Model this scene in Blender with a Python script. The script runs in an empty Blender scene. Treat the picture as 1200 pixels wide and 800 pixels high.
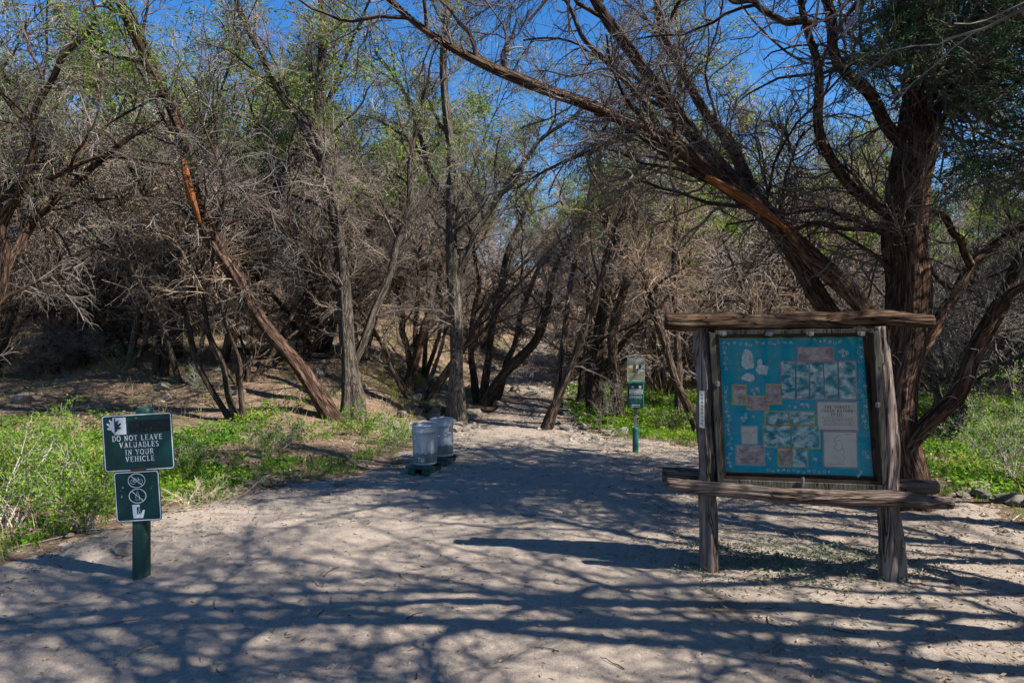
import bpy, math, random
import numpy as np
from mathutils import Vector
PI=math.pi
rng=np.random.default_rng(11); random.seed(5)
scene=bpy.context.scene
COL=scene.collection
CAM_H=1.75; F=800.0; HOR=390.0
def P(px,py,d): return np.array([(px-600)/F*d, d, CAM_H+(HOR-py)/F*d])
def sstep(a,b,x):
    t=np.clip((np.asarray(x,float)-a)/(b-a),0,1); return t*t*(3-2*t)
# ------------------------------------------------------------------ cheap smooth noise (sum of sines)
_nr=np.random.default_rng(3)
_NK=[(_nr.normal(0,1,2),_nr.uniform(0,6.28)) for _ in range(60)]
def sn(x,y,scale=1.0,o=0,n=7):
    s=0
    for i in range(n):
        k,p=_NK[(o*7+i)%60]; s=s+np.sin(x*scale*k[0]*1.3+y*scale*k[1]*1.3+p)
    return s/n
# ------------------------------------------------------------------ terrain
TRAIL_Y=np.array([-20,10,12.7,18,25,35,60]); TRAIL_X=np.array([0,0,0.05,0.4,1.2,3.2,12])
def trail_x(y): return np.interp(y,TRAIL_Y,TRAIL_X)
def H(x,y):
    x=np.asarray(x,float); y=np.asarray(y,float)
    left=np.interp(y,[-50,7.5,10,12,16,24,40,80,300],[0,0,.20,.55,1.35,2.65,4.4,9.5,30])
    mid =np.interp(y,[-50,11.5,14,18,25,34,40,80,300],[0,0,.12,.50,1.22,2.2,2.9,8.3,30])
    right=np.interp(y,[-50,12,20,30,40,80,300],[0,0,.22,.8,1.6,6.5,30])
    tx=trail_x(y)
    a=sstep(-1.0,-4.2,x-tx); b=sstep(1.2,5.0,x-tx)
    h=mid*(1-a)*(1-b)+left*a+right*b
    h=h+0.035*sn(x,y,.9,1)+0.018*sn(x,y,2.6,2)
    rough=sstep(.2,2.0,np.maximum(-clear_sd(x,y),0))
    h=h+rough*(0.05*sn(x,y,1.7,3)+0.03*sn(x,y,5.,4))
    # a low bank on the right, a low lip of soil along the left verge
    h=h+0.10*np.exp(-((x-5.0)**2/1.6+(y-6.6)**2/3.5))
    return h
CLEAR=[(-14,1.2),(-6.2,3.9),(-3.9,5.25),(-3.55,6.1),(-3.1,7.2),(-2.2,8.1),(-1.55,9.0),(-1.5,10.6),(-.95,12.7),(-.65,14.5),(-.3,18),(.5,25),(2.6,34),
       (3.8,34),(1.8,25),(1.05,18),(.8,14.5),(1.05,12.7),(1.6,11.4),(2.9,10.7),(4.3,9.2),(4.55,7.2),(4.6,5.9),(5.6,4.6),(9,3.0),(16,2),(16,-14),(-14,-14)]
_CP=np.array(CLEAR,float)
def clear_sd(x,y):
    x=np.asarray(x,float); y=np.asarray(y,float)
    d=np.full(np.broadcast(x,y).shape,1e9); ins=np.zeros(d.shape,bool)
    n=len(_CP)
    for i in range(n):
        ax,ay=_CP[i]; bx,by=_CP[(i+1)%n]
        ex,ey=bx-ax,by-ay
        t=np.clip(((x-ax)*ex+(y-ay)*ey)/(ex*ex+ey*ey),0,1)
        d=np.minimum(d,np.hypot(x-ax-t*ex,y-ay-t*ey))
        c=((ay>y)!=(by>y))
        with np.errstate(divide='ignore',invalid='ignore'):
            xi=ax+(y-ay)*(ex)/(ey if ey!=0 else 1e-9)
        ins^=(c&(x<xi))
    return np.where(ins,d,-d)
def Hs(x,y): return float(H(np.array([x]),np.array([y]))[0])
# ------------------------------------------------------------------ mesh building
def mesh_np(name,verts,faces,uv=None,mats=None,mi=None,smooth=True):
    """faces: list of (M,k) int arrays"""
    me=bpy.data.meshes.new(name)
    verts=np.asarray(verts,np.float32)
    me.vertices.add(len(verts)); me.vertices.foreach_set('co',verts.ravel())
    fl=[np.asarray(f,np.int32) for f in faces if len(f)]
    tot=sum(f.size for f in fl); npoly=sum(len(f) for f in fl)
    me.loops.add(tot); me.loops.foreach_set('vertex_index',np.concatenate([f.ravel() for f in fl]))
    starts=[];c=0
    for f in fl:
        starts.append(c+np.arange(len(f))*f.shape[1]); c+=f.size
    me.polygons.add(npoly); me.polygons.foreach_set('loop_start',np.concatenate(starts).astype(np.int32))
    me.polygons.foreach_set('use_smooth',np.full(npoly,smooth))
    if uv is not None:
        l=me.uv_layers.new(name='UVMap'); l.data.foreach_set('uv',np.asarray(uv,np.float32).ravel())
    for m in (mats or []): me.materials.append(m)
    if mi is not None: me.polygons.foreach_set('material_index',np.asarray(mi,np.int32))
    me.update(calc_edges=True); me.validate()
    return me
class MB:
    def __init__(s): s.v=[];s.q=[];s.uv=[];s.n=0
    def tubes(s,Pt,R,sides=4,ridge=0.0,seed=0,cap=False,knots=0.0):
        """Pt (M,N,3) R (M,N)"""
        Pt=np.asarray(Pt,float); R=np.asarray(R,float)
        if Pt.ndim==2: Pt=Pt[None];R=R[None]
        M,N,_=Pt.shape
        if M==0: return
        T=np.gradient(Pt,axis=1); T/=np.linalg.norm(T,axis=2,keepdims=True)+1e-9
        mean=T.mean(axis=1)
        ref=np.where(np.abs(mean[:,2:3])>.75,np.array([[1.,.13,.07]]),np.array([[.05,.1,1.]]))[:,None,:]
        U=np.cross(T,np.broadcast_to(ref,T.shape)); U/=np.linalg.norm(U,axis=2,keepdims=True)+1e-9
        W=np.cross(T,U)
        L=np.concatenate([np.zeros((M,1)),np.cumsum(np.linalg.norm(np.diff(Pt,axis=1),axis=2),axis=1)],axis=1)
        a=np.linspace(0,2*PI,sides,endpoint=False)
        rr=R[:,:,None]*np.ones((1,1,sides))
        if ridge>0:
            g=np.random.default_rng(seed); k=0
            for h,am in ((2,.6),(3,.7),(5,.7),(8,.5),(12,.35)):
                if h*2.2>sides: continue
                ph=g.uniform(0,6.28); tw=g.normal(0,.9); w=g.uniform(1.5,5)
                k=k+am*np.sin(h*a[None,None,:]+ph+tw*L[:,:,None]+.9*np.sin(L[:,:,None]*w+g.uniform(0,6)))
            rr=rr*(1+ridge*k*.55)
        if knots>0:
            g=np.random.default_rng(seed+9)
            rr=rr*(1+knots*np.sin(L[:,:,None]*g.uniform(5,9)+2*np.sin(a+g.uniform(0,6)))*np.sin(L[:,:,None]*g.uniform(2,4)+g.uniform(0,6)))
        V=Pt[:,:,None,:]+rr[...,None]*(np.cos(a)[None,None,:,None]*U[:,:,None,:]+np.sin(a)[None,None,:,None]*W[:,:,None,:])
        base=s.n+ (np.arange(M)*N*sides)[:,None,None]
        i=np.arange(N-1)[None,:,None]; j=np.arange(sides)[None,None,:]; j2=(j+1)%sides
        q=np.stack([base+i*sides+j,base+i*sides+j2,base+(i+1)*sides+j2,base+(i+1)*sides+j],axis=-1)
        s.v.append(V.reshape(-1,3)); s.q.append(q.reshape(-1,4)); s.n+=M*N*sides
        circ=(R.mean(axis=1)*2*PI/sides)[:,None,None]
        off=rng.uniform(0,20,(M,1,1))
        u0=np.broadcast_to(j*circ+off,q.shape[:3]); u1=np.broadcast_to((j+1)*circ+off,q.shape[:3])
        v0=np.broadcast_to(L[:,:-1,None],q.shape[:3]); v1=np.broadcast_to(L[:,1:,None],q.shape[:3])
        s.uv.append(np.stack([np.stack([u0,v0],-1),np.stack([u1,v0],-1),np.stack([u1,v1],-1),np.stack([u0,v1],-1)],axis=-2).reshape(-1,2))
        if cap:
            for m in range(M):
                for e,flip in ((0,True),(N-1,False)):
                    ring=base[m,0,0]+e*sides+np.arange(sides)
                    s.v.append(Pt[m,e][None]); c=s.n; s.n+=1
                    r2=np.roll(ring,-1); f=np.stack([ring,r2,np.full(sides,c),np.full(sides,c)],-1)
                    s.caps=getattr(s,'caps',[]); s.caps.append(f[:,:3] if not flip else f[:,[1,0,2]])
    def blades(s,pos,dirs,L,Wd):
        """diamond leaves: pos (M,3) dirs (M,3) L (M) W (M)"""
        M=len(pos)
        if M==0: return
        dirs=dirs/(np.linalg.norm(dirs,axis=1,keepdims=True)+1e-9)
        r=rng.normal(0,1,(M,3)); sd=np.cross(dirs,r); sd/=np.linalg.norm(sd,axis=1,keepdims=True)+1e-9
        nn=np.cross(dirs,sd)
        a=pos; b=pos+dirs*(L*.45)[:,None]+sd*(Wd*.5)[:,None]; c=pos+dirs*L[:,None]+nn*(L*.12*rng.normal(0,1,M))[:,None]; d=pos+dirs*(L*.45)[:,None]-sd*(Wd*.5)[:,None]
        s.v.append(np.stack([a,b,c,d],1).reshape(-1,3))
        s.q.append(s.n+np.arange(M*4).reshape(M,4)); s.n+=4*M
        rv=rng.random(M)
        s.uv.append(np.repeat(np.stack([rv,rng.random(M)],-1),4,axis=0))
    def mesh(s,name,mat,smooth=True):
        faces=[np.concatenate(s.q)]; uv=np.concatenate(s.uv)
        if getattr(s,'caps',None):
            c=np.concatenate(s.caps); faces.append(c)
            V=np.concatenate(s.v); 
            uv=np.concatenate([uv,V[c.ravel()][:,[0,2]]*3])
        return mesh_np(name,np.concatenate(s.v),faces,uv,[mat],smooth=smooth)
    def obj(s,name,mat,parent=None,smooth=True):
        o=bpy.data.objects.new(name,s.mesh(name,mat,smooth)); COL.objects.link(o)
        if parent is not None: o.parent=parent
        return o
class PB:
    """polygon soup for built things: boxes, prisms, strokes; several materials"""
    def __init__(s): s.v=[];s.f=[]
    def box(s,c,size,rot=None,taper=1.0):
        x,y,z=[k/2 for k in size]; b=len(s.v)
        for dz in(-1,1):
            t=1 if dz<0 else taper
            for dx,dy in((-1,-1),(1,-1),(1,1),(-1,1)):
                p=Vector((dx*x*t,dy*y*t,dz*z))
                if rot is not None: p.rotate(rot)
                s.v.append((p.x+c[0],p.y+c[1],p.z+c[2]))
        for q in((3,2,1,0),(4,5,6,7),(0,1,5,4),(1,2,6,5),(2,3,7,6),(3,0,4,7)): s.f.append(tuple(b+i for i in q))
    def poly(s,pts): 
        b=len(s.v); s.v+= [tuple(p) for p in pts]; s.f.append(tuple(range(b,b+len(pts))))
    def prism(s,pts2,y0,y1):
        """outline in XZ extruded in Y (front face at y0, seen from -y)"""
        n=len(pts2); b=len(s.v)
        s.v+=[(p[0],y0,p[1]) for p in pts2]+[(p[0],y1,p[1]) for p in pts2]
        s.f.append(tuple(b+i for i in range(n))); s.f.append(tuple(b+n+i for i in reversed(range(n))))
        for i in range(n):
            j=(i+1)%n; s.f.append((b+i,b+n+i,b+n+j,b+j))
    def stroke(s,pts,w,y,closed=False):
        """flat ink line in the XZ plane"""
        n=len(pts); rng_=range(n if closed else n-1)
        P2=[Vector(p) for p in pts]; L=[];R=[]
        for i in range(n):
            a=P2[i-1] if (i>0 or closed) else P2[i]; b=P2[(i+1)%n] if (i<n-1 or closed) else P2[i]
            t=(b-a); t=t.normalized() if t.length>1e-9 else Vector((1,0)); nn=Vector((-t.y,t.x))*w/2
            L.append(P2[i]+nn);R.append(P2[i]-nn)
        b=len(s.v)
        for l,r in zip(L,R): s.v+=[(l.x,y,l.y),(r.x,y,r.y)]
        for i in rng_:
            j=(i+1)%n; s.f.append((b+2*i,b+2*i+1,b+2*j+1,b+2*j))
    def rect(s,x0,z0,x1,z1,y): s.poly([(x0,y,z0),(x1,y,z0),(x1,y,z1),(x0,y,z1)])
    def lathe(s,prof,n=32,c=(0,0,0),rib=None):
        b=len(s.v)
        for (r,z) in prof:
            for k in range(n):
                a=2*PI*k/n; rr=r*(1+(rib(k,z) if rib else 0))
                s.v.append((c[0]+rr*math.cos(a),c[1]+rr*math.sin(a),c[2]+z))
        for i in range(len(prof)-1):
            for k in range(n):
                k2=(k+1)%n; s.f.append((b+i*n+k,b+i*n+k2,b+(i+1)*n+k2,b+(i+1)*n+k))
    def obj(s,name,mat,parent=None,smooth=False,bevel=0,label=None):
        me=bpy.data.meshes.new(name); me.from_pydata([tuple(v) for v in s.v],[],s.f); me.materials.append(mat)
        if smooth: me.polygons.foreach_set('use_smooth',[True]*len(me.polygons))
        me.update()
        o=bpy.data.objects.new(name,me); COL.objects.link(o)
        if parent is not None: o.parent=parent
        if bevel:
            m=o.modifiers.new('bevel','BEVEL'); m.width=bevel; m.segments=2; m.limit_method='ANGLE'
        if label: o['label']=label
        return o
def empty(name,loc,label,cat,group=None,rz=0):
    o=bpy.data.objects.new(name,None); COL.objects.link(o); o.location=loc; o.rotation_euler=(0,0,rz)
    o.empty_display_size=.2
    tag(o,label,cat,group); return o
def tag(o,label=None,cat=None,group=None,kind=None):
    if label: o['label']=label
    if cat: o['category']=cat
    if group: o['group']=group
    if kind: o['kind']=kind
    return o
def copy_tree(o,parent=None):
    c=o.copy(); COL.objects.link(c)
    if parent is not None: c.parent=parent
    for ch in list(o.children): copy_tree(ch,c)
    return c
# ------------------------------------------------------------------ materials
class NM:
    def __init__(s,name,rough=.8,spec=.3):
        s.m=bpy.data.materials.new(name); s.m.use_nodes=True; s.t=s.m.node_tree; s.n=s.t.nodes; s.l=s.t.links
        s.b=s.n['Principled BSDF']; s.b.inputs['Roughness'].default_value=rough; s.b.inputs['Specular IOR Level'].default_value=spec
    def node(s,t,**kw):
        n=s.n.new(t)
        for k,v in kw.items():
            if k.startswith('i_'): n.inputs[int(k[2:]) if k[2:].isdigit() else k[2:]].default_value=v
            else: setattr(n,k,v)
        return n
    def link(s,a,b): s.l.new(a,b)
    def coords(s,kind='Object',scale=(1,1,1)):
        tc=s.node('ShaderNodeTexCoord'); mp=s.node('ShaderNodeMapping'); mp.inputs['Scale'].default_value=scale
        s.link(tc.outputs[kind],mp.inputs['Vector']); return mp.outputs['Vector']
    def noise(s,vec,scale,detail=4,rough=.6,dist=0):
        n=s.node('ShaderNodeTexNoise'); n.inputs['Scale'].default_value=scale; n.inputs['Detail'].default_value=detail
        n.inputs['Roughness'].default_value=rough; n.inputs['Distortion'].default_value=dist; s.link(vec,n.inputs['Vector']); return n.outputs['Fac']
    def ramp(s,fac,stops,interp='LINEAR'):
        r=s.node('ShaderNodeValToRGB'); e=r.color_ramp; e.interpolation=interp
        while len(e.elements)<len(stops): e.elements.new(.5)
        for el,(p,c) in zip(e.elements,stops): el.position=p; el.color=(c[0],c[1],c[2],1) if len(c)==3 else c
        s.link(fac,r.inputs['Fac']); return r.outputs['Color']
    def mix(s,fac,a,b,mode='MIX'):
        m=s.node('ShaderNodeMix',data_type='RGBA',blend_type=mode)
        for sock,v in((m.inputs[0],fac),(m.inputs[6],a),(m.inputs[7],b)):
            if hasattr(v,'is_output'): s.link(v,sock)
            elif isinstance(v,(int,float)): sock.default_value=v
            else: sock.default_value=(v[0],v[1],v[2],1)
        return m.outputs[2]
    def math(s,op,a,b):
        m=s.node('ShaderNodeMath',operation=op)
        for sock,v in((m.inputs[0],a),(m.inputs[1],b)):
            if hasattr(v,'is_output'): s.link(v,sock)
            else: sock.default_value=v
        return m.outputs[0]
    def base(s,c):
        if hasattr(c,'is_output'): s.link(c,s.b.inputs['Base Color'])
        else: s.b.inputs['Base Color'].default_value=(*c,1)
    def bump(s,h,strength=.5,dist=.01):
        n=s.node('ShaderNodeBump'); n.inputs['Strength'].default_value=strength; n.inputs['Distance'].default_value=dist
        s.link(h,n.inputs['Height']); s.link(n.outputs['Normal'],s.b.inputs['Normal'])
def bark_mat(name,dark,mid,light,sc=1.0,bump=.8):
    k=NM(name,.95,.1); v=k.coords('UV',(26*sc,3.2*sc,1)); f=k.noise(v,1.5,5,.65,.6); f2=k.noise(k.coords('UV',(5,1.2,1)),1,3,.5)
    c=k.ramp(f,[(.32,dark),(.5,mid),(.72,light)]); c=k.mix(k.math('MULTIPLY',f2,.5),c,mid)
    f3=k.noise(k.coords('UV',(17*sc,1.5*sc,1)),1.3,3,.5,1.2); fur=k.ramp(f3,[(.44,(0,0,0)),(.485,(1,1,1)),(.515,(1,1,1)),(.56,(0,0,0))])
    c=k.mix(k.math('MULTIPLY',fur,.8),c,dark); f=k.math('SUBTRACT',f,k.math('MULTIPLY',fur,.45))
    oi=k.node('ShaderNodeObjectInfo'); hs=k.node('ShaderNodeHueSaturation'); 
    k.link(c,hs.inputs['Color']); mr=k.node('ShaderNodeMapRange'); mr.inputs['To Min'].default_value=.7; mr.inputs['To Max'].default_value=1.3
    k.link(oi.outputs['Random'],mr.inputs['Value']); k.link(mr.outputs['Result'],hs.inputs['Value'])
    k.base(hs.outputs['Color']); k.bump(f,bump,.03/sc); return k.m
M={}
M['bark_red']=bark_mat('juniper_bark_reddish',(.018,.011,.008),(.11,.066,.046),(.29,.19,.135),1.0,1.0)
M['bark']=bark_mat('juniper_bark',(.020,.014,.010),(.085,.058,.042),(.22,.175,.14),1.0,.9)
M['bark_grey']=bark_mat('grey_bark',(.022,.018,.014),(.10,.082,.066),(.25,.21,.17),1.1,.8)
M['split_wood']=bark_mat('split_wood',(.07,.028,.012),(.24,.085,.03),(.46,.23,.11),1.2,.4)
def twig_mat(name,a,b):
    k=NM(name,.9,.15); g=k.node('ShaderNodeNewGeometry'); f=k.noise(g.outputs['Position'],1.7,3,.6)
    c=k.ramp(f,[(.3,a),(.7,b)]); oi=k.node('ShaderNodeObjectInfo'); wn=k.node('ShaderNodeTexWhiteNoise',noise_dimensions='1D'); k.link(oi.outputs['Random'],wn.inputs['W'])
    hs=k.node('ShaderNodeHueSaturation'); mr=k.node('ShaderNodeMapRange'); mr.inputs['To Min'].default_value=.6; mr.inputs['To Max'].default_value=1.45; k.link(oi.outputs['Random'],mr.inputs['Value']); k.link(mr.outputs['Result'],hs.inputs['Value'])
    m2=k.node('ShaderNodeMapRange'); m2.inputs['To Min'].default_value=.5; m2.inputs['To Max'].default_value=1.3; k.link(wn.outputs['Value'],m2.inputs['Value']); k.link(m2.outputs['Result'],hs.inputs['Saturation']); k.link(c,hs.inputs['Color'])
    k.base(hs.outputs['Color']); return k.m
M['twig']=twig_mat('dead_twigs',(.085,.060,.045),(.34,.265,.21))
M['twig_pale']=twig_mat('pale_dry_twigs',(.24,.195,.145),(.46,.40,.32))
M['twig_dark']=twig_mat('dark_twigs',(.05,.038,.03),(.14,.11,.09))
def leaf_mat(name,stops,trans=.35,rough=.6):
    k=NM(name,rough,.25); uv=k.node('ShaderNodeTexCoord'); sx=k.node('ShaderNodeSeparateXYZ'); k.link(uv.outputs['UV'],sx.inputs[0])
    g=k.node('ShaderNodeNewGeometry'); f=k.noise(g.outputs['Position'],1.1,2,.5)
    fac=k.math('ADD',k.math('MULTIPLY',sx.outputs['X'],.55),k.math('MULTIPLY',f,.45))
    c=k.ramp(fac,stops); k.base(c)
    tr=k.node('ShaderNodeBsdfTranslucent'); hs=k.node('ShaderNodeHueSaturation'); hs.inputs['Value'].default_value=1.5; hs.inputs['Hue'].default_value=.485; k.link(c,hs.inputs['Color']); k.link(hs.outputs['Color'],tr.inputs['Color'])
    mx=k.node('ShaderNodeMixShader'); mx.inputs[0].default_value=trans; k.link(k.b.outputs[0],mx.inputs[1]); k.link(tr.outputs[0],mx.inputs[2])
    k.link(mx.outputs[0],k.n['Material Output'].inputs['Surface']); return k.m
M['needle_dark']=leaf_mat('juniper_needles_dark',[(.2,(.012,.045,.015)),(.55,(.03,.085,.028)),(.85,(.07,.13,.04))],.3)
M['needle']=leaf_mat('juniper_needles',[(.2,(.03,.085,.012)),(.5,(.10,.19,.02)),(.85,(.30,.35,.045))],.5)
M['herb']=leaf_mat('green_herbs',[(.18,(.02,.08,.008)),(.42,(.07,.21,.010)),(.62,(.16,.30,.018)),(.82,(.34,.38,.05)),(.93,(.45,.34,.16))],.45)
M['shrub_leaf']=leaf_mat('yellow_green_leaves',[(.2,(.04,.12,.008)),(.5,(.12,.25,.015)),(.85,(.30,.38,.04))],.45)
M['sage']=leaf_mat('grey_green_leaves',[(.2,(.05,.09,.05)),(.5,(.12,.16,.095)),(.85,(.22,.25,.16))],.25)
M['dry_grass']=leaf_mat('dry_grass',[(.2,(.16,.12,.05)),(.5,(.32,.25,.12)),(.85,(.5,.42,.24))],.3)
M['litter']=leaf_mat('leaf_litter',[(.2,(.06,.036,.022)),(.5,(.24,.15,.09)),(.85,(.5,.38,.27))],.1,.9)
def dirt():
    k=NM('trodden_dirt',.95,.12); g=k.coords('Object'); 
    big=k.noise(g,.55,3,.5); mid=k.noise(g,3.4,8,.74,.4); fine=k.noise(g,30,7,.8); grit=k.noise(g,150,3,.7)
    c=k.ramp(big,[(.3,(.195,.155,.127)),(.65,(.32,.265,.22))])
    c=k.mix(.72,c,k.ramp(mid,[(.3,(.10,.078,.062)),(.68,(.36,.30,.25))]))
    c=k.mix(.42,c,k.ramp(fine,[(.35,(.10,.08,.063)),(.62,(.46,.395,.33))]))
    c=k.mix(.34,c,k.ramp(grit,[(.33,(.07,.05,.035)),(.55,(.36,.295,.235)),(.72,(.6,.53,.45))]))
    # small pale pebbles and dark specks of bark trodden into the dirt
    vo=k.node('ShaderNodeTexVoronoi'); vo.inputs['Scale'].default_value=26; k.link(g,vo.inputs['Vector'])
    vm=k.ramp(vo.outputs['Distance'],[(.10,(1,1,1)),(.16,(0,0,0))]); sx=k.node('ShaderNodeSeparateXYZ'); k.link(vo.outputs['Color'],sx.inputs[0])
    pm=k.math('MULTIPLY',vm,k.math('GREATER_THAN',sx.outputs['X'],.72)); c=k.mix(k.math('MULTIPLY',pm,.75),c,(.50,.44,.36))
    vo2=k.node('ShaderNodeTexVoronoi'); vo2.inputs['Scale'].default_value=17; k.link(k.coords('Object',(1,2.2,1)),vo2.inputs['Vector'])
    sx2=k.node('ShaderNodeSeparateXYZ'); k.link(vo2.outputs['Color'],sx2.inputs[0])
    dm=k.math('MULTIPLY',k.ramp(vo2.outputs['Distance'],[(.08,(1,1,1)),(.2,(0,0,0))]),k.math('GREATER_THAN',sx2.outputs['X'],.8)); c=k.mix(k.math('MULTIPLY',dm,.8),c,(.06,.04,.028))
    # one dark patch, fading outwards, in front of the notice board
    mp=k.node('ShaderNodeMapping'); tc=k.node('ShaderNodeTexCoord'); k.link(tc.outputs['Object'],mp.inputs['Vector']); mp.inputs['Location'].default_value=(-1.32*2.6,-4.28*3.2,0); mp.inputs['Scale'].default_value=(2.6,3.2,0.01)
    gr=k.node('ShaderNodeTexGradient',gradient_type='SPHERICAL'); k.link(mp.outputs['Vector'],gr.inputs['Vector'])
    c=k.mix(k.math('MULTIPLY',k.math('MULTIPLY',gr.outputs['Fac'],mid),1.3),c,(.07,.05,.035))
    # further up the trail the soil is mixed with brown litter
    tcy=k.node('ShaderNodeTexCoord'); sy_=k.node('ShaderNodeSeparateXYZ'); k.link(tcy.outputs['Object'],sy_.inputs[0])
    mr=k.node('ShaderNodeMapRange'); mr.inputs['From Min'].default_value=10.5; mr.inputs['From Max'].default_value=15; mr.inputs['To Max'].default_value=.62; k.link(sy_.outputs['Y'],mr.inputs['Value'])
    lf=k.math('MULTIPLY',mr.outputs['Result'],k.ramp(fine,[(.36,(1,1,1)),(.62,(.25,.25,.25))])); m1=k.node('ShaderNodeMath',operation='MINIMUM'); k.link(lf,m1.inputs[0]); m1.inputs[1].default_value=1.
    c=k.mix(m1.outputs[0],c,(.115,.075,.05))
    k.base(c)
    h=k.math('ADD',k.math('MULTIPLY',mid,.6),k.math('ADD',k.math('MULTIPLY',fine,.35),k.math('MULTIPLY',grit,.12)))
    h=k.math('ADD',h,k.math('MULTIPLY',pm,.06))
    k.bump(h,1.0,.022); return k.m
def forest_floor():
    k=NM('forest_floor',.97,.1); g=k.coords('Object')
    big=k.noise(g,.8,4,.6); mid=k.noise(g,6,6,.75); fine=k.noise(g,45,5,.8)
    c=k.ramp(mid,[(.3,(.07,.045,.03)),(.5,(.25,.165,.115)),(.72,(.48,.37,.28))])
    c=k.mix(.5,c,k.ramp(fine,[(.35,(.04,.026,.016)),(.6,(.27,.19,.13)),(.75,(.46,.38,.30))]))
    c=k.mix(k.math('MULTIPLY',k.ramp(big,[(.50,(0,0,0)),(.62,(1,1,1))]),.5),c,(.075,.10,.025))
    k.base(c); k.bump(k.math('ADD',mid,k.math('MULTIPLY',fine,.5)),1.0,.06); return k.m
M['dirt']=dirt(); M['floor']=forest_floor()
def rock_mat():
    k=NM('limestone',.9,.2); g=k.coords('Object'); f=k.noise(g,5,6,.7); f2=k.noise(g,40,4,.7)
    oi=k.node('ShaderNodeObjectInfo')
    c=k.ramp(f,[(.3,(.15,.125,.10)),(.5,(.30,.26,.215)),(.72,(.46,.42,.36))]); c=k.mix(.4,c,k.ramp(f2,[(.35,(.12,.10,.08)),(.65,(.48,.44,.38))]))
    c=k.mix(k.math('MULTIPLY',oi.outputs['Random'],.6),c,(.20,.155,.12))
    k.base(c); k.bump(k.math('ADD',f,f2),.8,.03); return k.m
M['rock']=rock_mat()
def flat(name,c,rough=.6,spec=.4,metal=0,var=.12,scale=25,bump=0):
    k=NM(name,rough,spec); f=k.noise(k.coords('Object'),scale,5,.65)
    lo=tuple(x*(1-var*2) for x in c); hi=tuple(min(1,x*(1+var*2)) for x in c)
    k.base(k.ramp(f,[(.3,lo),(.7,hi)])); k.b.inputs['Metallic'].default_value=metal
    if bump: k.bump(f,bump,.004)
    return k.m
M['sign_green']=flat('sign_green',(.003,.046,.044),.45,.3,0,.15,8)
M['sign_white']=flat('sign_white',(.80,.82,.82),.4,.4,0,.06,60)
M['sign_patch']=flat('painted_over_patch',(.002,.012,.013),.5,.3,0,.3,30)
M['scratch']=flat('scratches',(.32,.35,.33),.7,.3,0,.2,80)
M['bolt']=flat('bolt_steel',(.20,.20,.20),.5,.5,.6,.1,40)
M['rust']=flat('rusty_spots',(.16,.06,.03),.8,.2,0,.3,60)
def paint_post():
    k=NM('green_painted_wood',.6,.35); v=k.coords('Object',(30,30,2.5)); f=k.noise(v,1.6,5,.6); f2=k.noise(k.coords('Object'),9,5,.7)
    c=k.ramp(f,[(.3,(.006,.032,.026)),(.7,(.02,.075,.055))]); c=k.mix(k.ramp(f2,[(.55,(0,0,0)),(.66,(.75,.75,.75))]),c,(.11,.12,.09)); k.base(c); k.bump(f,.5,.004); return k.m
M['green_wood']=paint_post()
def wood(name,a,b,c3,sx=(4,60,60),bump=1.0):
    k=NM(name,.92,.15); v=k.coords('Object',sx); f=k.noise(v,1.0,6,.7,.5); f2=k.noise(k.coords('Object'),5,4,.6)
    c=k.ramp(f,[(.33,a),(.5,b),(.68,c3)]); c=k.mix(k.math('MULTIPLY',f2,.45),c,b)
    f3=k.noise(k.coords('Object',tuple(q*.42 for q in sx)),1.0,2,.5,1.0); fur=k.ramp(f3,[(.465,(0,0,0)),(.492,(1,1,1)),(.508,(1,1,1)),(.535,(0,0,0))])
    c=k.mix(k.math('MULTIPLY',fur,.85),c,(.012,.008,.006)); f4=k.noise(k.coords('Object'),2.5,3,.6); c=k.mix(k.math('MULTIPLY',k.ramp(f4,[(.5,(0,0,0)),(.7,(1,1,1))]),.5),c,c3)
    f=k.math('SUBTRACT',f,k.math('MULTIPLY',fur,.8)); k.base(c); k.bump(f,bump,.015); return k.m
M['log_h']=wood('weathered_log_lengthwise',(.03,.02,.015),(.14,.10,.08),(.31,.25,.205))
M['log_top']=wood('weathered_top_log',(.02,.012,.008),(.105,.058,.033),(.27,.19,.13))
M['log_v']=wood('weathered_post_wood',(.035,.025,.021),(.165,.125,.108),(.34,.28,.25),(40,40,3))
M['frame_wood']=wood('grey_case_frame_wood',(.03,.028,.023),(.075,.072,.058),(.115,.11,.09),(60,60,5),.5)
M['case_dark']=flat('dark_case_lining',(.045,.030,.022),.8,.2)
M['teal']=None
def teal():
    k=NM('teal_cloth',.75,.2); g=k.coords('Object'); f=k.noise(g,9,5,.6); f2=k.noise(g,70,3,.6)
    c=k.ramp(f,[(.3,(.0,.27,.40)),(.7,(.012,.39,.50))]); c=k.mix(.25,c,k.ramp(f2,[(.4,(.0,.21,.31)),(.6,(.04,.42,.52))])); k.base(c); return k.m
M['teal']=teal()
def photo(name,cols,scale=14,seed=0):
    k=NM(name,.5,.3); v=k.coords('Object',(1,1,1.5)); mp=k.node('ShaderNodeMapping'); mp.inputs['Location'].default_value=(seed*3.7,seed*1.3,seed*5.1); k.link(v,mp.inputs['Vector'])
    f=k.noise(mp.outputs['Vector'],scale,6,.65,.3); k.base(k.ramp(f,[(.36,cols[0]),(.47,cols[1]),(.56,cols[2]),(.66,cols[3])])); return k.m
M['photo_blue']=photo('faded_blue_photograph',[(.0,.12,.18),(.05,.30,.36),(.42,.55,.56),(.68,.70,.68)],13,1)
M['photo_pink']=photo('faded_pink_photograph',[(.24,.17,.17),(.38,.28,.27),(.50,.40,.39),(.62,.55,.53)],16,2)
M['paper']=flat('cream_paper',(.62,.58,.52),.7,.3,0,.05,9)
M['ink']=flat('dark_ink',(.05,.05,.055),.8,.2)
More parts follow.
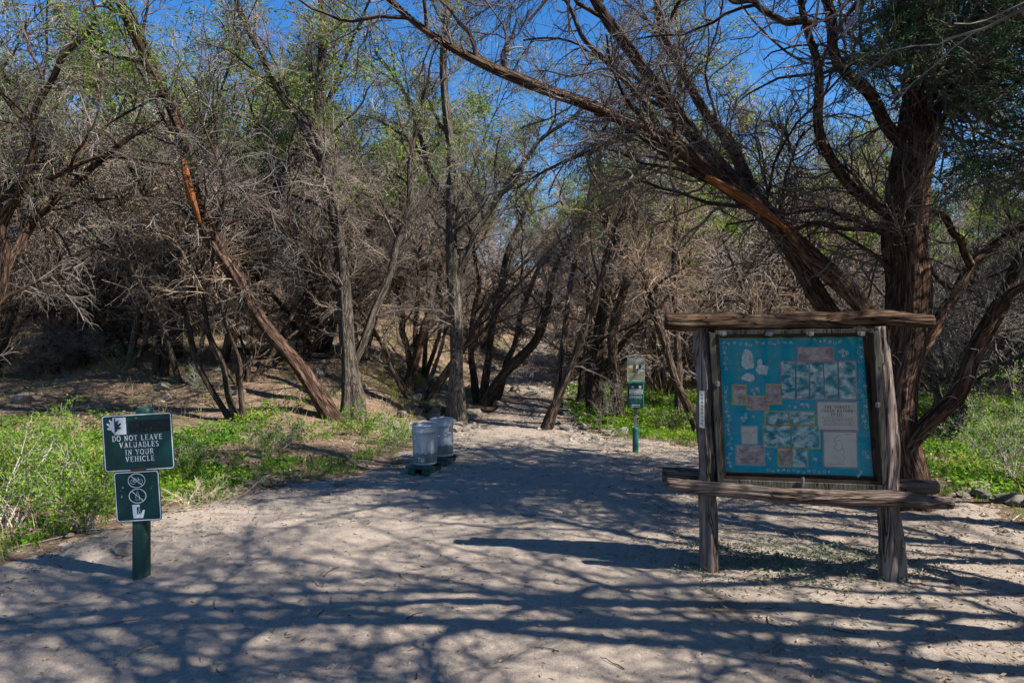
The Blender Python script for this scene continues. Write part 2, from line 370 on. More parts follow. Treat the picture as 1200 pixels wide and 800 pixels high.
M['border_pink']=flat('pink_paper_border',(.40,.28,.33),.7,.2); M['border_yellow']=flat('yellow_paper_border',(.50,.42,.16),.7,.2); M['border_blue']=flat('pale_blue_paper_border',(.30,.42,.50),.7,.2)
M['flower']=flat('faded_cutout_white',(.55,.62,.62),.7,.2,0,.2,60)
M['orange_ink']=flat('orange_cutout',(.50,.27,.06),.7,.2)
M['label_white']=flat('weathered_white_label',(.42,.45,.43),.6,.3,0,.15,40)
def glass():
    k=NM('clear_glass',.03,.5); tr=k.node('ShaderNodeBsdfTransparent'); tr.inputs[0].default_value=(.985,.99,.99,1); gl=k.node('ShaderNodeBsdfGlossy'); gl.inputs['Roughness'].default_value=.03
    fr=k.node('ShaderNodeFresnel'); fr.inputs['IOR'].default_value=1.2; mx=k.node('ShaderNodeMixShader'); k.link(fr.outputs[0],mx.inputs[0]); k.link(tr.outputs[0],mx.inputs[1]); k.link(gl.outputs[0],mx.inputs[2])
    k.link(mx.outputs[0],k.n['Material Output'].inputs['Surface']); return k.m
M['glass']=glass()
def galv():
    k=NM('galvanised_steel',.42,.5); g=k.coords('Object'); f=k.noise(g,7,5,.6); f2=k.noise(k.coords('Object',(20,20,2)),1.5,4,.6)
    c=k.ramp(f,[(.3,(.27,.30,.33)),(.7,(.50,.54,.57))]); c=k.mix(.35,c,k.ramp(f2,[(.35,(.22,.21,.19)),(.65,(.58,.61,.64))])); k.base(c); k.b.inputs['Metallic'].default_value=.3
    k.link(k.math('ADD',k.math('MULTIPLY',f,.3),.42),k.b.inputs['Roughness']); k.bump(f2,.15,.004); return k.m
M['galv']=galv()
M['red_paint']=flat('faded_red_paint',(.42,.07,.06),.7,.3)
M['green_plastic']=flat('green_enamel',(.004,.085,.060),.35,.5)
M['green_light']=flat('light_green_edge',(.01,.22,.13),.4,.5)
M['sign_grey']=flat('grey_header',(.30,.30,.30),.6,.3)
# ------------------------------------------------------------------ world, sun, camera
SUN_AZ=math.atan2(1.0,-0.42); SUN_EL=math.radians(47)
w=bpy.data.worlds.new('World'); scene.world=w; w.use_nodes=True
nt=w.node_tree; bg=nt.nodes['Background']; sky=nt.nodes.new('ShaderNodeTexSky'); sky.sky_type='NISHITA'; sky.sun_disc=False
sky.sun_elevation=SUN_EL; sky.sun_rotation=SUN_AZ; sky.air_density=1.0; sky.dust_density=.2; sky.ozone_density=3.0
hsv=nt.nodes.new('ShaderNodeHueSaturation'); hsv.inputs['Saturation'].default_value=1.35; hsv.inputs['Hue'].default_value=.505; nt.links.new(sky.outputs[0],hsv.inputs['Color']); nt.links.new(hsv.outputs['Color'],bg.inputs['Color']); bg.inputs['Strength'].default_value=.085
sd=bpy.data.lights.new('sun','SUN'); sd.energy=4.9; sd.angle=math.radians(.55); sd.color=(1,.945,.86)
so=bpy.data.objects.new('sun',sd); COL.objects.link(so)
sv=Vector((math.sin(SUN_AZ)*math.cos(SUN_EL),math.cos(SUN_AZ)*math.cos(SUN_EL),math.sin(SUN_EL)))
so.rotation_euler=(-sv).to_track_quat('-Z','Y').to_euler(); so.location=(20,-10,20)
cd=bpy.data.cameras.new('camera'); cam=bpy.data.objects.new('camera',cd); COL.objects.link(cam); scene.camera=cam
cd.sensor_width=36; cd.lens=24; cd.clip_start=.05; cd.clip_end=1500
cam.location=(0,0,CAM_H); cam.rotation_euler=(PI/2-math.atan((400-HOR)/F),0,0)
scene.view_settings.view_transform='Standard'; scene.view_settings.look='None'; scene.view_settings.exposure=1.24; scene.view_settings.gamma=1
scene.render.engine='CYCLES'
scene.cycles.max_bounces=5; scene.cycles.diffuse_bounces=2; scene.cycles.glossy_bounces=2; scene.cycles.transmission_bounces=3; scene.cycles.transparent_max_bounces=6
scene.cycles.use_denoising=True
# ------------------------------------------------------------------ ground sheets
def grid_sheet(name,xs,ys,zf,mat,keep=None):
    X,Y=np.meshgrid(xs,ys); Z=zf(X,Y); nx,ny=len(xs),len(ys)
    V=np.stack([X,Y,Z],-1).reshape(-1,3)
    i=np.arange(ny-1)[:,None]; j=np.arange(nx-1)[None,:]
    q=np.stack([i*nx+j,i*nx+j+1,(i+1)*nx+j+1,(i+1)*nx+j],-1)
    if keep is not None:
        m=keep((X[:-1,:-1]+X[1:,1:])/2,(Y[:-1,:-1]+Y[1:,1:])/2); q=q[m]
    q=q.reshape(-1,4); used=np.unique(q); mp=np.full(len(V),-1); mp[used]=np.arange(len(used))
    me=mesh_np(name,V[used],[mp[q]],None,[mat]); o=bpy.data.objects.new(name,me); COL.objects.link(o); return o
def axis(a,b,fa,fb,step):
    core=np.arange(a,b+step/2,step); r=[];s=step;x=b
    while x<fb: s*=1.25; x+=s; r.append(x)
    l=[];s=step;x=a
    while x>fa: s*=1.25; x-=s; l.append(x)
    return np.concatenate([l[::-1],core,r])
tag(grid_sheet('ground',axis(-16,16,-500,500,.12),axis(-4,32,-200,600,.12),H,M['floor']),'forest floor of soil and brown litter rising into the thicket',kind='structure')
def edge_noise(x,y): return .28*sn(x,y,2.2,5)+.14*sn(x,y,6.,6)
def path_off(x,y):
    sdv=clear_sd(x,y)+edge_noise(x,y)
    foot=.026*sn(x,y,5.,4)*sn(x,y,6.5,5)+.012*sn(x,y,14.,6)+.008*sn(x,y,26.,3)
    return .016*sstep(-.05,.35,sdv)-.06*sstep(.05,-.4,sdv)+foot
def Hp(x,y): return H(x,y)+path_off(x,y)
tag(grid_sheet('dirt_path',np.arange(-8,8.01,.06),np.arange(-3,30,.06),Hp,M['dirt'],lambda x,y:clear_sd(x,y)>-.8),'pale trodden dirt clearing narrowing into a trail',kind='structure')
def G(x,y):
    """top of the ground where something stands"""
    return float(np.maximum(H(np.array([x]),np.array([y])),Hp(np.array([x]),np.array([y])))[0])

# ------------------------------------------------------------------ vectorised branching
def norm(a): return a/(np.linalg.norm(a,axis=-1,keepdims=True)+1e-9)
def grow(Pp,Rp,n,t0,t1,length,ang,N,r0,r1,wig=.2,up=0.,upd=0.,tshrink=.5,g=None,gravity=0.,wts=None):
    M_,Np,_=Pp.shape
    if M_==0 or n==0: return np.zeros((0,N,3)),np.zeros((0,N))
    ln=np.linalg.norm(np.diff(Pp,axis=1),axis=2).sum(1)
    w_=ln/ln.sum(); idx=g.choice(M_,n,p=w_); t=g.uniform(t0,t1,n)
    s_=t*(Np-1); i=np.minimum(s_.astype(int),Np-2); fr=(s_-i)[:,None]
    A=Pp[idx,i];B=Pp[idx,i+1]; pos=A*(1-fr)+B*fr; tan=norm(B-A); rad=Rp[idx,i]*(1-fr[:,0])+Rp[idx,i+1]*fr[:,0]
    perp=norm(np.cross(tan,g.normal(0,1,(n,3)))); a=g.uniform(ang[0],ang[1],n)[:,None]
    d=norm(tan*np.cos(a)+perp*np.sin(a)+np.array([0,0,up]))
    L=length*g.uniform(.45,1.25,n)*(1-tshrink*(t-t0)/(t1-t0+1e-6))
    st=(L/(N-1))[:,None]; pts=[pos]; 
    curl=norm(g.normal(0,1,(n,3)))*wig*.6
    for k in range(N-1):
        pos=pos+d*st; pts.append(pos); d=norm(d+g.normal(0,wig,(n,3))+curl+np.array([0,0,upd-gravity*(k/(N-1))]))
    R0=np.minimum(rad*.7,r0*g.uniform(.6,1.2,n)); R0=np.maximum(R0,r1)
    tt=np.linspace(0,1,N)[None,:]; R=R0[:,None]*(1-tt)+r1*tt
    return np.stack(pts,1),R
def spline(ctrl,n,wob=0.,g=None,rad=None):
    c=np.asarray(ctrl,float); k=len(c); seg=np.linalg.norm(np.diff(c,axis=0),axis=1); s=np.concatenate([[0],np.cumsum(seg)]); s/=s[-1]
    t=np.linspace(0,1,n); out=np.zeros((n,3))
    m=np.gradient(c,s,axis=0)
    i=np.clip(np.searchsorted(s,t,side='right')-1,0,k-2); h=(s[i+1]-s[i]); u=(t-s[i])/h; u=u[:,None];h=h[:,None]
    out=(2*u**3-3*u**2+1)*c[i]+(u**3-2*u**2+u)*h*m[i]+(-2*u**3+3*u**2)*c[i+1]+(u**3-u**2)*h*m[i+1]
    if wob and g is not None:
        for _ in range(3):
            out+=wob*np.sin(t[:,None]*g.uniform(6,26,3)+g.uniform(0,6,3))*np.minimum(1,t*4)[:,None]*.5
    R=None
    if rad is not None: R=np.interp(t,s,rad)
    return out,R
def foliage(mb,T,n,g,L=.07,W=.016,spread=.05,frac=(.35,1.)):
    if len(T)==0: return
    M_,N,_=T.shape; idx=g.integers(0,M_,n); t=g.uniform(frac[0],frac[1],n)*(N-1); i=np.minimum(t.astype(int),N-2); fr=(t-i)[:,None]
    A=T[idx,i];B=T[idx,i+1]; pos=A*(1-fr)+B*fr+g.normal(0,spread,(n,3)); d=norm(norm(B-A)+g.normal(0,.55,(n,3)))
    mb.blades(pos,d,L*g.uniform(.6,1.3,n),W*g.uniform(.7,1.3,n))
def make_tree(stems,g,name,label,cat,group,bark,twig,needle,nl=18,nb=90,nt=900,ntt=0,leaves=0,limb=1.6,br=.9,tw=.45,
              leaf=(.08,.02),t0=.3,crown_h=None,stub=0,sides=10,hero=False,origin=None,tr=(.0045,.0024),limb_r=.032,up=.25,droop=.12,parent_name=None,leaf_mode='twigs'):
    """stems: list of (ctrl points Nx3, radii)"""
    o0=np.asarray(origin if origin is not None else stems[0][0][0],float)
    root=empty(name,tuple(o0),label,cat,group)
    tb=MB(); SP=[];SR=[]
    NS=60 if hero else 18
    for k,(c,r) in enumerate(stems):
        p,R=spline(np.asarray(c,float)-o0,NS,.03 if hero else .07,g,r)
        if hero: tb.tubes(p,R,30 if R[0]>.06 else 12,.22,seed=k+int(abs(o0[0])*10),knots=.06)
        else: tb.tubes(p,R,sides,.12,seed=k)
        SP.append(p);SR.append(R)
    NP=np.array(SP);NR=np.array(SR)
    l1,r1=grow(NP,NR,nl,t0,1.,limb,(.5,1.2),9,limb_r,.009,.16,up,.03,.45,g)
    tb.tubes(l1,r1,6 if hero else 5)
    tb.obj('trunk',bark,root)
    wb=MB()
    l2,r2=grow(np.concatenate([l1]),np.concatenate([r1]),nb,.15,1.,br,(.5,1.2),7,.013,.006,.2,.05,.0,.4,g,droop*.3)
    wb.tubes(l2,r2,4)
    l2b,r2b=grow(NP,NR,nb//3,t0*.6,1.,br*.8,(.7,1.5),7,.012,.005,.22,.0,.0,.4,g,droop)
    wb.tubes(l2b,r2b,4)
    if stub:
        l5,r5=grow(NP,NR,stub,.04,.9,.42,(.6,1.5),7,.005,.0025,.38,.1,.0,.2,g,.5); wb.tubes(l5,r5,3)
    a2=np.concatenate([l2,l2b]); b2=np.concatenate([r2,r2b])
    l3,r3=grow(a2,b2,nt,.1,1.,tw,(.35,1.1),6,tr[0],tr[1],.19,.0,.0,.3,g,droop); wb.tubes(l3,r3,3)
    if ntt:
        l4,r4=grow(l3,r3,ntt,.15,1.,tw*.55,(.35,1.0),4,tr[1]*1.05,tr[1]*.75,.2,.0,.0,.3,g,droop); wb.tubes(l4,r4,3)
    wb.obj('branches',twig,root)
    if leaves:
        fb=MB(); T=l3
        if crown_h is not None:
            zt=T[:,-1,2]; zz=(zt-crown_h)/1.2+g.normal(0,.35,len(zt)); T=T[zz>0]
            # clumps: keep only some regions so that sky shows between sprays
            c=T[:,-1]; keep=(np.sin(c[:,0]*2.1+1)+np.sin(c[:,1]*2.3+2)+np.sin(c[:,2]*2.6+.5)+g.normal(0,.4,len(c)))>-.35; T=T[keep]
        foliage(fb,T,leaves,g,leaf[0],leaf[1])
        if len(T): fb.obj('foliage',needle,root)
    return root
# ------------------------------------------------------------------ trees seen one by one
RS=[.74]
def px_stem(pts,d,radpx,dd=None):
    """pts pixel list, d depth (or list), radpx diameters in px -> world ctrl + radii"""
    radpx=[q*RS[0] for q in radpx]
    n=len(pts); D=np.interp(np.linspace(0,1,n),np.linspace(0,1,len(d)),d) if hasattr(d,'__len__') else np.full(n,float(d))
    W=np.array([P(x,y,k) for (x,y),k in zip(pts,D)]); R=np.array(radpx)/2/F*D
    return W,R
def ground_first(W,flare=1.35,R=None,sink=.12):
    W=W.copy(); b=W[0]; z=G(b[0],b[1]); W[0]=[b[0],b[1],z-sink]; R=R.copy(); R[0]*=flare; return W,R
g=np.random.default_rng(21)
def hero(stems,label,bark='bark',twig='twig',needle='needle',name='juniper_tree',cat='tree',**kw):
    S=[]
    for k,(pts,d,rad,base) in enumerate(stems):
        W_,R_=px_stem(pts,d,rad)
        if base: W_,R_=ground_first(W_,1.4,R_)
        S.append((W_,R_))
    b=S[0][0][0]; o=(b[0],b[1],G(b[0],b[1]))
    return make_tree(S,g,name,label,cat,kw.pop('group',None),M[bark],M[twig],M[needle],hero=True,origin=o,**kw)
# A: leaning trunk with the split
hero([([(397,512),(350,430),(300,365),(255,290),(232,235),(216,175),(186,95),(140,0),(100,-90)],[11.5,10.3,9.4],[24,21,20,22,20,18,17,16,12],True)],
     'reddish trunk leaning far to the left with a fresh orange split halfway up','bark_red',nl=22,nb=120,nt=800,ntt=1200,leaves=3500,limb=2.0,t0=.42,crown_h=4.6)
# B: shaggy forked trunk beside it
hero([([(413,514),(410,430),(405,350),(396,270),(380,190),(374,100),(378,0),(372,-110)],[11.7,12.],[30,23,20,18,16,12,11,8],True),
      ([(382,200),(352,140),(318,90),(290,30),(262,-40)],[11.9,11.3],[12,11,10,9,6],False),
      ([(408,440),(430,390),(455,320),(475,260),(482,190),(500,100)],[11.8,12.6],[13,13,12,10,8,5],False)],
     'shaggy grey barked trunk forking high up, beside the foot of the leaning split trunk','bark_grey',nl=30,nb=200,nt=2800,ntt=4200,leaves=6000,limb=2.,t0=.3,crown_h=5.2,stub=120)
# C: upright trunk by the cans
hero([([(536,500),(534,440),(535,380),(532,300),(528,200),(521,90),(524,0),(528,-90)],[12.6,12.8],[26,19,18,17,14,11,10,7],True),
      ([(533,330),(560,270),(600,210),(640,160),(690,120)],[12.7,12.2],[9,9,8,6,4],False),
      ([(530,250),(500,190),(480,120),(440,60)],[12.7,13.4],[8,8,7,4],False)],
     'upright grey trunk with spreading roots standing behind the trash cans','bark_grey',nl=28,nb=170,nt=2300,ntt=3200,leaves=5000,t0=.3,crown_h=4.8,stub=200,name='juniper_tree')
# D: leaning arching trunks left of the trail
hero([([(563,478),(590,438),(622,408),(640,365),(656,300),(690,250),(740,215)],[14.6,14.0],[15,14,14,11,8,7,5],True),
      ([(565,477),(572,420),(583,350),(605,270),(640,200)],[14.7,15.5],[11,10,9,7,4],True),
      ([(580,470),(600,410),(620,340),(660,270)],[15.2,15.4],[9,8,7,4],True),
      ([(560,476),(552,410),(560,330),(545,240)],[14.9,15.4],[9,9,7,4],True)],
     'clump of dark trunks arching over the left edge of the stony trail',nl=26,nb=130,nt=1700,ntt=2600,leaves=2500,t0=.3,crown_h=4.)
# E: V of thin trunks in the middle of the trail mouth
hero([([(638,509),(655,462),(678,410),(697,350),(712,290),(740,215),(768,120)],[12.1,11.6],[14,12,11,10,8,7,4],True),
      ([(650,474),(658,420),(666,350),(682,270),(700,190),(710,120)],[12.,12.6],[9,8,8,7,5,3],False)],
     'slim forked trunk leaning right in the mouth of the trail',nl=16,nb=90,nt=1100,ntt=1600,leaves=1500,t0=.35,crown_h=4.4,limb=1.2)
# F: dark trunks right of the trail
hero([([(698,479),(697,430),(706,360),(720,300),(735,220)],[14.,14.2],[24,21,14,11,6],True),
      ([(697,440),(740,390),(780,340),(830,280)],[14.,13.5],[11,9,7,4],False),
      ([(680,462),(688,400),(690,330),(670,250)],[14.8,15.],[12,11,9,5],True)],
     'thick dark trunk with low side limbs right of the trail',nl=22,nb=110,nt=1400,ntt=2200,leaves=3000,t0=.3,crown_h=4.2)
hero([([(724,491),(722,455),(716,400),(735,320),(745,240),(742,150)],[13.2,13.6],[20,16,14,10,8,5],True)],
     'short dark trunk standing just left of the dog notice post',nl=16,nb=90,nt=1100,ntt=1600,leaves=3000,t0=.4,crown_h=4.2)
# G: right
hero([([(824,508),(792,440),(768,365),(745,310),(724,288),(700,240)],[11.8,12.],[13,11,11,9,7,5],True)],
     'thin dark trunk leaning left between the dog notice and the notice board',nl=14,nb=80,nt=900,ntt=1400,leaves=1000,t0=.4,crown_h=4,limb=1.2)
hero([([(797,500),(793,400),(791,300),(789,200),(795,90),(790,0)],[12.4,12.6],[11,10,9,8,6,4],True)],
     'thin upright trunk close behind the left post of the notice board',nl=16,nb=90,nt=1000,ntt=1500,leaves=3500,t0=.35,crown_h=4.4,limb=1.2)
# thin multi-stemmed tree on the left verge
hero([([(276,520),(262,480),(232,420),(212,360),(196,290),(170,220),(120,150)],[10.9,11.3],[12,9,9,8,7,6,4],True),
      ([(279,521),(268,460),(246,390),(232,320),(205,260)],[10.9,11.],[10,8,7,6,4],True),
      ([(284,519),(282,450),(270,390),(250,320),(258,240)],[10.8,10.7],[8,7,6,5,3],True)],
     'thin bare stems splaying from one foot behind the green verge',nl=24,nb=110,nt=1100,ntt=1600,leaves=0,t0=.45,limb=1.3)
hero([([(125,425),(134,380),(150,330),(165,280),(200,215)],[18.,18.5],[13,11,9,8,5],True),([(128,425),(112,370),(90,300)],[18,18.5],[8,7,4],True)],
     'crooked dark trunk on the shaded bank above the green text sign',nl=20,nb=110,nt=1500,ntt=2200,leaves=1500,t0=.3,crown_h=4.6)
hero([([(66,400),(62,350),(56,290),(60,220),(48,140)],[20.,20.],[15,13,11,9,6],True)],
     'straight dark trunk far up the bank at the far left',nl=20,nb=110,nt=1500,ntt=2200,leaves=2500,t0=.3,crown_h=5)
hero([([(-30,480),(-16,380),(2,320),(0,250),(-30,170),(-60,60)],[9.5,9.5],[26,22,20,18,15,12],True),
      ([(-5,340),(25,285),(65,235),(130,180),(190,140)],[9.5,10.5],[15,13,10,8,5],False),
      ([(0,270),(30,210),(50,120),(110,30)],[9.5,9.],[14,12,9,7],False),
      ([(0,235),(60,205),(140,185),(215,195)],[9.5,9.8],[10,8,6,4],False)],
     'dark trunk cut by the left edge of the view, sending limbs inward','bark_red',nl=26,nb=170,nt=1700,ntt=2600,leaves=1600,limb=2.2,t0=.3,crown_h=3.6,leaf=(.07,.015))
hero([([(478,470),(484,430),(500,380),(520,310),(540,240)],[14.8,15.2],[16,13,10,8,4],True),([(483,440),(470,370),(455,300)],[15,15.4],[10,8,4],False),([(486,430),(488,370),(492,290)],[15,15],[8,7,4],False)],
     'stocky low forked tree in the brush to the left behind the trash cans','bark_red',nl=30,nb=150,nt=2200,ntt=3600,leaves=0,t0=.2,limb=1.1)
RS[0]=.86
# H: the big juniper behind the notice board, with the sweeping limbs
hero([([(1070,612),(1062,560),(1052,500),(1054,420),(1062,340),(1066,250),(1072,170),(1080,90),(1086,0),(1094,-120)],[6.7,6.75,6.8],[64,58,52,54,52,52,50,40,32,22],True),
      ([(1048,480),(1040,410),(1003,350),(930,285),(880,240),(838,205),(795,172),(730,142),(650,110),(570,75),(500,38),(440,-10),(380,-70)],[6.75,6.6,6.3,6.2],[22,24,25,24,21,20,18,16,14,12,9,7,4],False),
      ([(1046,470),(1000,400),(962,352),(920,290),(880,235),(846,195),(800,140),(752,85),(712,30),(680,-40)],[6.85,7.1,7.2,7.2],[20,22,23,22,20,19,18,16,14,10],False),
      ([(925,290),(880,215),(838,150),(800,90),(775,30),(760,-50)],[7.15,7.6,8.],[18,17,14,11,9,6],False),
      ([(835,205),(790,165),(740,105),(690,55),(650,-20)],[6.4,6.8],[8,8,7,6,4],False),
      ([(1050,545),(1082,500),(1122,462),(1142,415),(1160,375),(1190,320),(1235,240),(1270,120)],[6.6,6.2],[20,21,21,20,21,17,15,9],False),
      ([(1152,392),(1180,350),(1215,325),(1260,300)],[6.25,5.9],[12,12,10,7],False),
      ([(1052,450),(1088,395),(1120,345),(1138,310),(1165,290),(1210,255),(1260,190)],[6.9,7.4],[14,15,14,13,12,10,7],False),
      ([(1138,312),(1118,270),(1085,240),(1072,200)],[7.1,7.2],[10,9,8,7],False),
      ([(1060,260),(1020,240),(985,205),(960,150),(950,60),(930,-40)],[6.8,6.5],[16,14,13,12,10,6],False),
      ([(1070,190),(1020,120),(975,60),(960,-10),(930,-70)],[6.8,6.2],[16,16,14,12,8],False),
      ([(955,30),(910,22),(870,5),(820,-10)],[6.3,6.1],[9,8,6,4],False),
      ([(1078,150),(1110,80),(1150,20),(1190,-60)],[6.8,6.0],[22,18,14,9],False),
      ([(1074,220),(1040,262),(1000,270),(950,262),(900,300)],[6.7,7.],[9,7,6,5,3],False)],
     'massive shaggy juniper behind the notice board with limbs sweeping across the sky','bark_red',nl=64,nb=520,nt=7500,ntt=12000,stub=500,leaves=0,limb=1.7,t0=.32,br=.8,tw=.4,limb_r=.026,tr=(.0035,.002),up=.15)
# its living sprays hang high on the right: foliage part
big=[o for o in bpy.data.objects if o.type=='EMPTY' and o.get('label','').startswith('massive')][0]
gb=np.random.default_rng(5)
mb=MB(); tw=MB(); bo=np.array(big.location)
cent=[]
for k in range(210):
    px=gb.uniform(1000,1330); py=gb.uniform(-190,215) if px>1085 else gb.uniform(-190,95); d=gb.uniform(4.9,7.6)
    c=P(px,py,d)-bo
    if (np.sin(c[0]*3+1)+np.sin(c[1]*2.7)+np.sin(c[2]*3.3))<-.6: continue
    cent.append(c)
cent=np.array(cent)
A=cent+gb.normal(0,.12,cent.shape); 
n=len(A)*26; idx=gb.integers(0,len(A),n); d0=norm(gb.normal(0,1,(n,3))*np.array([1,1,.6])); pts=[A[idx]+gb.normal(0,.05,(n,3))]; dd=d0
for s in range(5): 
    pts.append(pts[-1]+dd*(.075*gb.uniform(.6,1.2,(n,1)))); dd=norm(dd+gb.normal(0,.25,(n,3))+np.array([0,0,-.05]))
TT=np.stack(pts,1); foliage(mb,TT,90000,gb,.042,.0085,.012,(.2,1.))
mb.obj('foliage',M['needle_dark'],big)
tw.tubes(TT,np.full(TT.shape[:2],.0032),3)
# little limbs tying each spray to the crown
tgt=P(1085,80,6.8)-bo; L0=np.stack([tgt*(1-t)+cent*t+np.array([0,0,-.25*math.sin(t*PI)]) for t in np.linspace(.25,1,8)],1)
L0[:,1:-1]+=gb.normal(0,.05,L0[:,1:-1].shape); tw.tubes(L0,np.linspace(.016,.005,8)[None,:]*np.ones((len(cent),1)),4)
tw.obj('twigs',M['twig_dark'],big)
# fresh split wood on the two torn trunks
def split(tree_label,ctrl,r,parent_prefix):
    root=[o for o in bpy.data.objects if o.type=='EMPTY' and o.get('label','').startswith(parent_prefix)][0]
    b=MB(); p,R=spline(np.array(ctrl)-np.array(root.location),14,0,None,r); b.tubes(p,R,10,.10,seed=4,cap=True); b.obj('torn_wood',M['split_wood'],root)
    return root
split('',[P(217,187,9.93),P(219,203,9.90),P(226,232,9.95),P(236,264,10.12)],[.035,.052,.052,.02],'reddish trunk leaning')
split('',[P(826,208,6.2),P(860,226,6.15),P(890,245,6.14),P(925,272,6.2)],[.030,.043,.040,.015],'massive')
# ------------------------------------------------------------------ thicket prototypes
def proto_multi(seed,nst,hgt,lean,spread,r,leaves,kw):
    gg=np.random.default_rng(seed); S=[]
    for k in range(nst):
        a=gg.uniform(0,2*PI); l=gg.uniform(.4,1.)*lean; h=hgt*gg.uniform(.7,1.05)
        p=[np.array([gg.normal(0,.06),gg.normal(0,.06),-.25])]
        d=np.array([math.cos(a)*l*.6,math.sin(a)*l*.6,1.])
        for i in range(1,6):
            p.append(p[-1]+d/np.linalg.norm(d)*h/5+gg.normal(0,.10,3)); d=d+np.array([math.cos(a),math.sin(a),0])*gg.uniform(-.1,.35)*lean+gg.normal(0,.12,3)
        rr=r*gg.uniform(.6,1.); S.append((np.array(p),np.array([rr*1.35,rr,rr*.85,rr*.65,rr*.45,rr*.2])))
    return S,gg
protos=[]
def add_proto(seed,kind,nst,hgt,lean,r,bark,twig,needle,leaves,crown,**kw):
    S,gg=proto_multi(seed,nst,hgt,lean,0,r,leaves,kw)
    t=make_tree(S,gg,'juniper_tree' if kind!='brush' else 'dead_shrub','x','tree' if kind!='brush' else 'shrub',None,M[bark],M[twig],M[needle],hero=False,origin=(0,0,0),leaves=leaves,crown_h=crown,**kw)
    protos.append((kind,t,hgt)); return t
T_=dict(tr=(.0075,.0045))
add_proto(101,'bare',4,5.4,.9,.085,'bark','twig','needle',1200,4.4,nl=34,nb=240,nt=1050,ntt=1300,tw=.62,br=1.15,limb=1.5,t0=.3,**T_)
add_proto(102,'bare',3,6.0,.7,.095,'bark_grey','twig','needle',2500,4.6,nl=34,nb=240,nt=1050,ntt=1300,tw=.62,br=1.15,limb=1.6,t0=.32,**T_)
add_proto(103,'bare',5,4.6,1.2,.07,'bark','twig','needle',0,9,nl=40,nb=260,nt=1150,ntt=1400,tw=.6,br=1.1,limb=1.3,t0=.26,**T_)
add_proto(104,'bare',2,6.6,.6,.11,'bark_red','twig','needle',5000,4.6,nl=32,nb=220,nt=1000,ntt=1100,tw=.62,br=1.15,limb=1.7,t0=.34,leaf=(.10,.03),**T_)
add_proto(105,'green',2,7.6,.45,.12,'bark','twig','needle',9500,4.2,nl=40,nb=260,nt=2200,ntt=1000,limb=1.9,t0=.25,leaf=(.11,.034),**T_)
add_proto(106,'green',1,8.6,.3,.15,'bark_red','twig','needle',10000,4.4,nl=44,nb=280,nt=2200,ntt=1000,limb=2.0,t0=.25,leaf=(.11,.034),**T_)
add_proto(107,'green',3,7.0,.7,.10,'bark','twig','needle',8000,4.0,nl=40,nb=260,nt=2200,ntt=1000,limb=1.7,t0=.25,leaf=(.10,.032),**T_)
add_proto(110,'slender',3,8.6,.65,.055,'bark','twig','needle',1800,5.2,nl=44,nb=300,nt=1250,ntt=1500,tw=.62,br=1.2,limb=1.9,t0=.38,leaf=(.09,.026),tr=(.006,.004))
add_proto(111,'slender',2,9.2,.8,.06,'bark_grey','twig','needle',2600,5.2,nl=44,nb=300,nt=1250,ntt=1500,tw=.62,br=1.2,limb=2.0,t0=.4,leaf=(.09,.026),tr=(.006,.004))
add_proto(113,'slender',9,5.6,1.7,.04,'bark','twig','needle',0,9,nl=40,nb=110,nt=650,ntt=700,tw=.6,br=1.0,limb=1.7,t0=.25,limb_r=.02,tr=(.006,.004))
add_proto(112,'slender',6,6.8,1.5,.048,'bark','twig_dark','needle',0,9,nl=36,nb=130,nt=800,ntt=800,tw=.6,br=1.1,limb=1.8,t0=.3,limb_r=.022,tr=(.006,.004))
add_proto(108,'brush',7,2.4,1.2,.025,'bark_grey','twig','needle',0,9,nl=36,nb=200,nt=1500,ntt=1200,limb=.9,t0=.08,br=.6,tw=.35,limb_r=.014,tr=(.006,.004))
add_proto(109,'brush',6,1.9,1.6,.022,'bark_grey','twig','needle',0,9,nl=36,nb=200,nt=1400,ntt=1200,limb=.8,t0=.08,br=.55,tw=.32,limb_r=.013,tr=(.006,.004))
def zone(x,y):
    px=600+F*x/y if y>.5 else 9999
    side='at the far left' if px<150 else 'left of the split trunk' if px<330 else 'between split trunk and trash cans' if px<500 else 'behind the trash cans' if px<570 else 'left of the trail' if x<trail_x(y) else 'right of the trail' if px<735 else 'between dog notice and notice board' if px<830 else 'behind the notice board' if px<1050 else 'beyond the big juniper'
    dep='near' if y<17.5 else 'middle' if y<26 else 'far'
    return side,dep
txt={'slender':'slender arching juniper','bare':'bare grey juniper','green':'green topped juniper','brush':'low dead twiggy shrub'}
used=set(); heroes_xy=[(-2.9,11.4),(-2.7,11.8),(-1,12.6),(-.6,14.7),(.55,12.1),(1.7,14),(2,13.3),(3.2,11.8),(3,12.4),(-4.4,10.9)]
placed=[]; protos_used=set()
gp=np.random.default_rng(77)
def place(pi,x,y,sc,lab=None,grp=None,tilt=.08):
    kind,t,h=protos[pi]
    o=t if pi not in protos_used else copy_tree(t)
    protos_used.add(pi)
    o.location=(x,y,G(x,y)-.03); o.rotation_euler=(gp.normal(0,tilt),gp.normal(0,tilt),gp.uniform(0,2*PI)); o.scale=(sc,sc,sc*gp.uniform(.9,1.1))
    side,dep=zone(x,y)
    if lab is None:
        row={'near':'at the front','middle':'in mid thicket','far':'deep in the thicket'}[dep]
        lab=f'{txt[kind]} {row}, {side}'; grp=lab.replace('juniper','junipers').replace('shrub','shrubs')
    tag(o,lab,'shrub' if kind=='brush' else 'tree',grp); return o
def ok(x,y,md):
    if clear_sd(x,y)>-.55: return False
    if abs(x-trail_x(y))<1.6 and y<31: return False
    return all((x-a)**2+(y-b)**2>md*md for a,b in placed+heroes_xy)
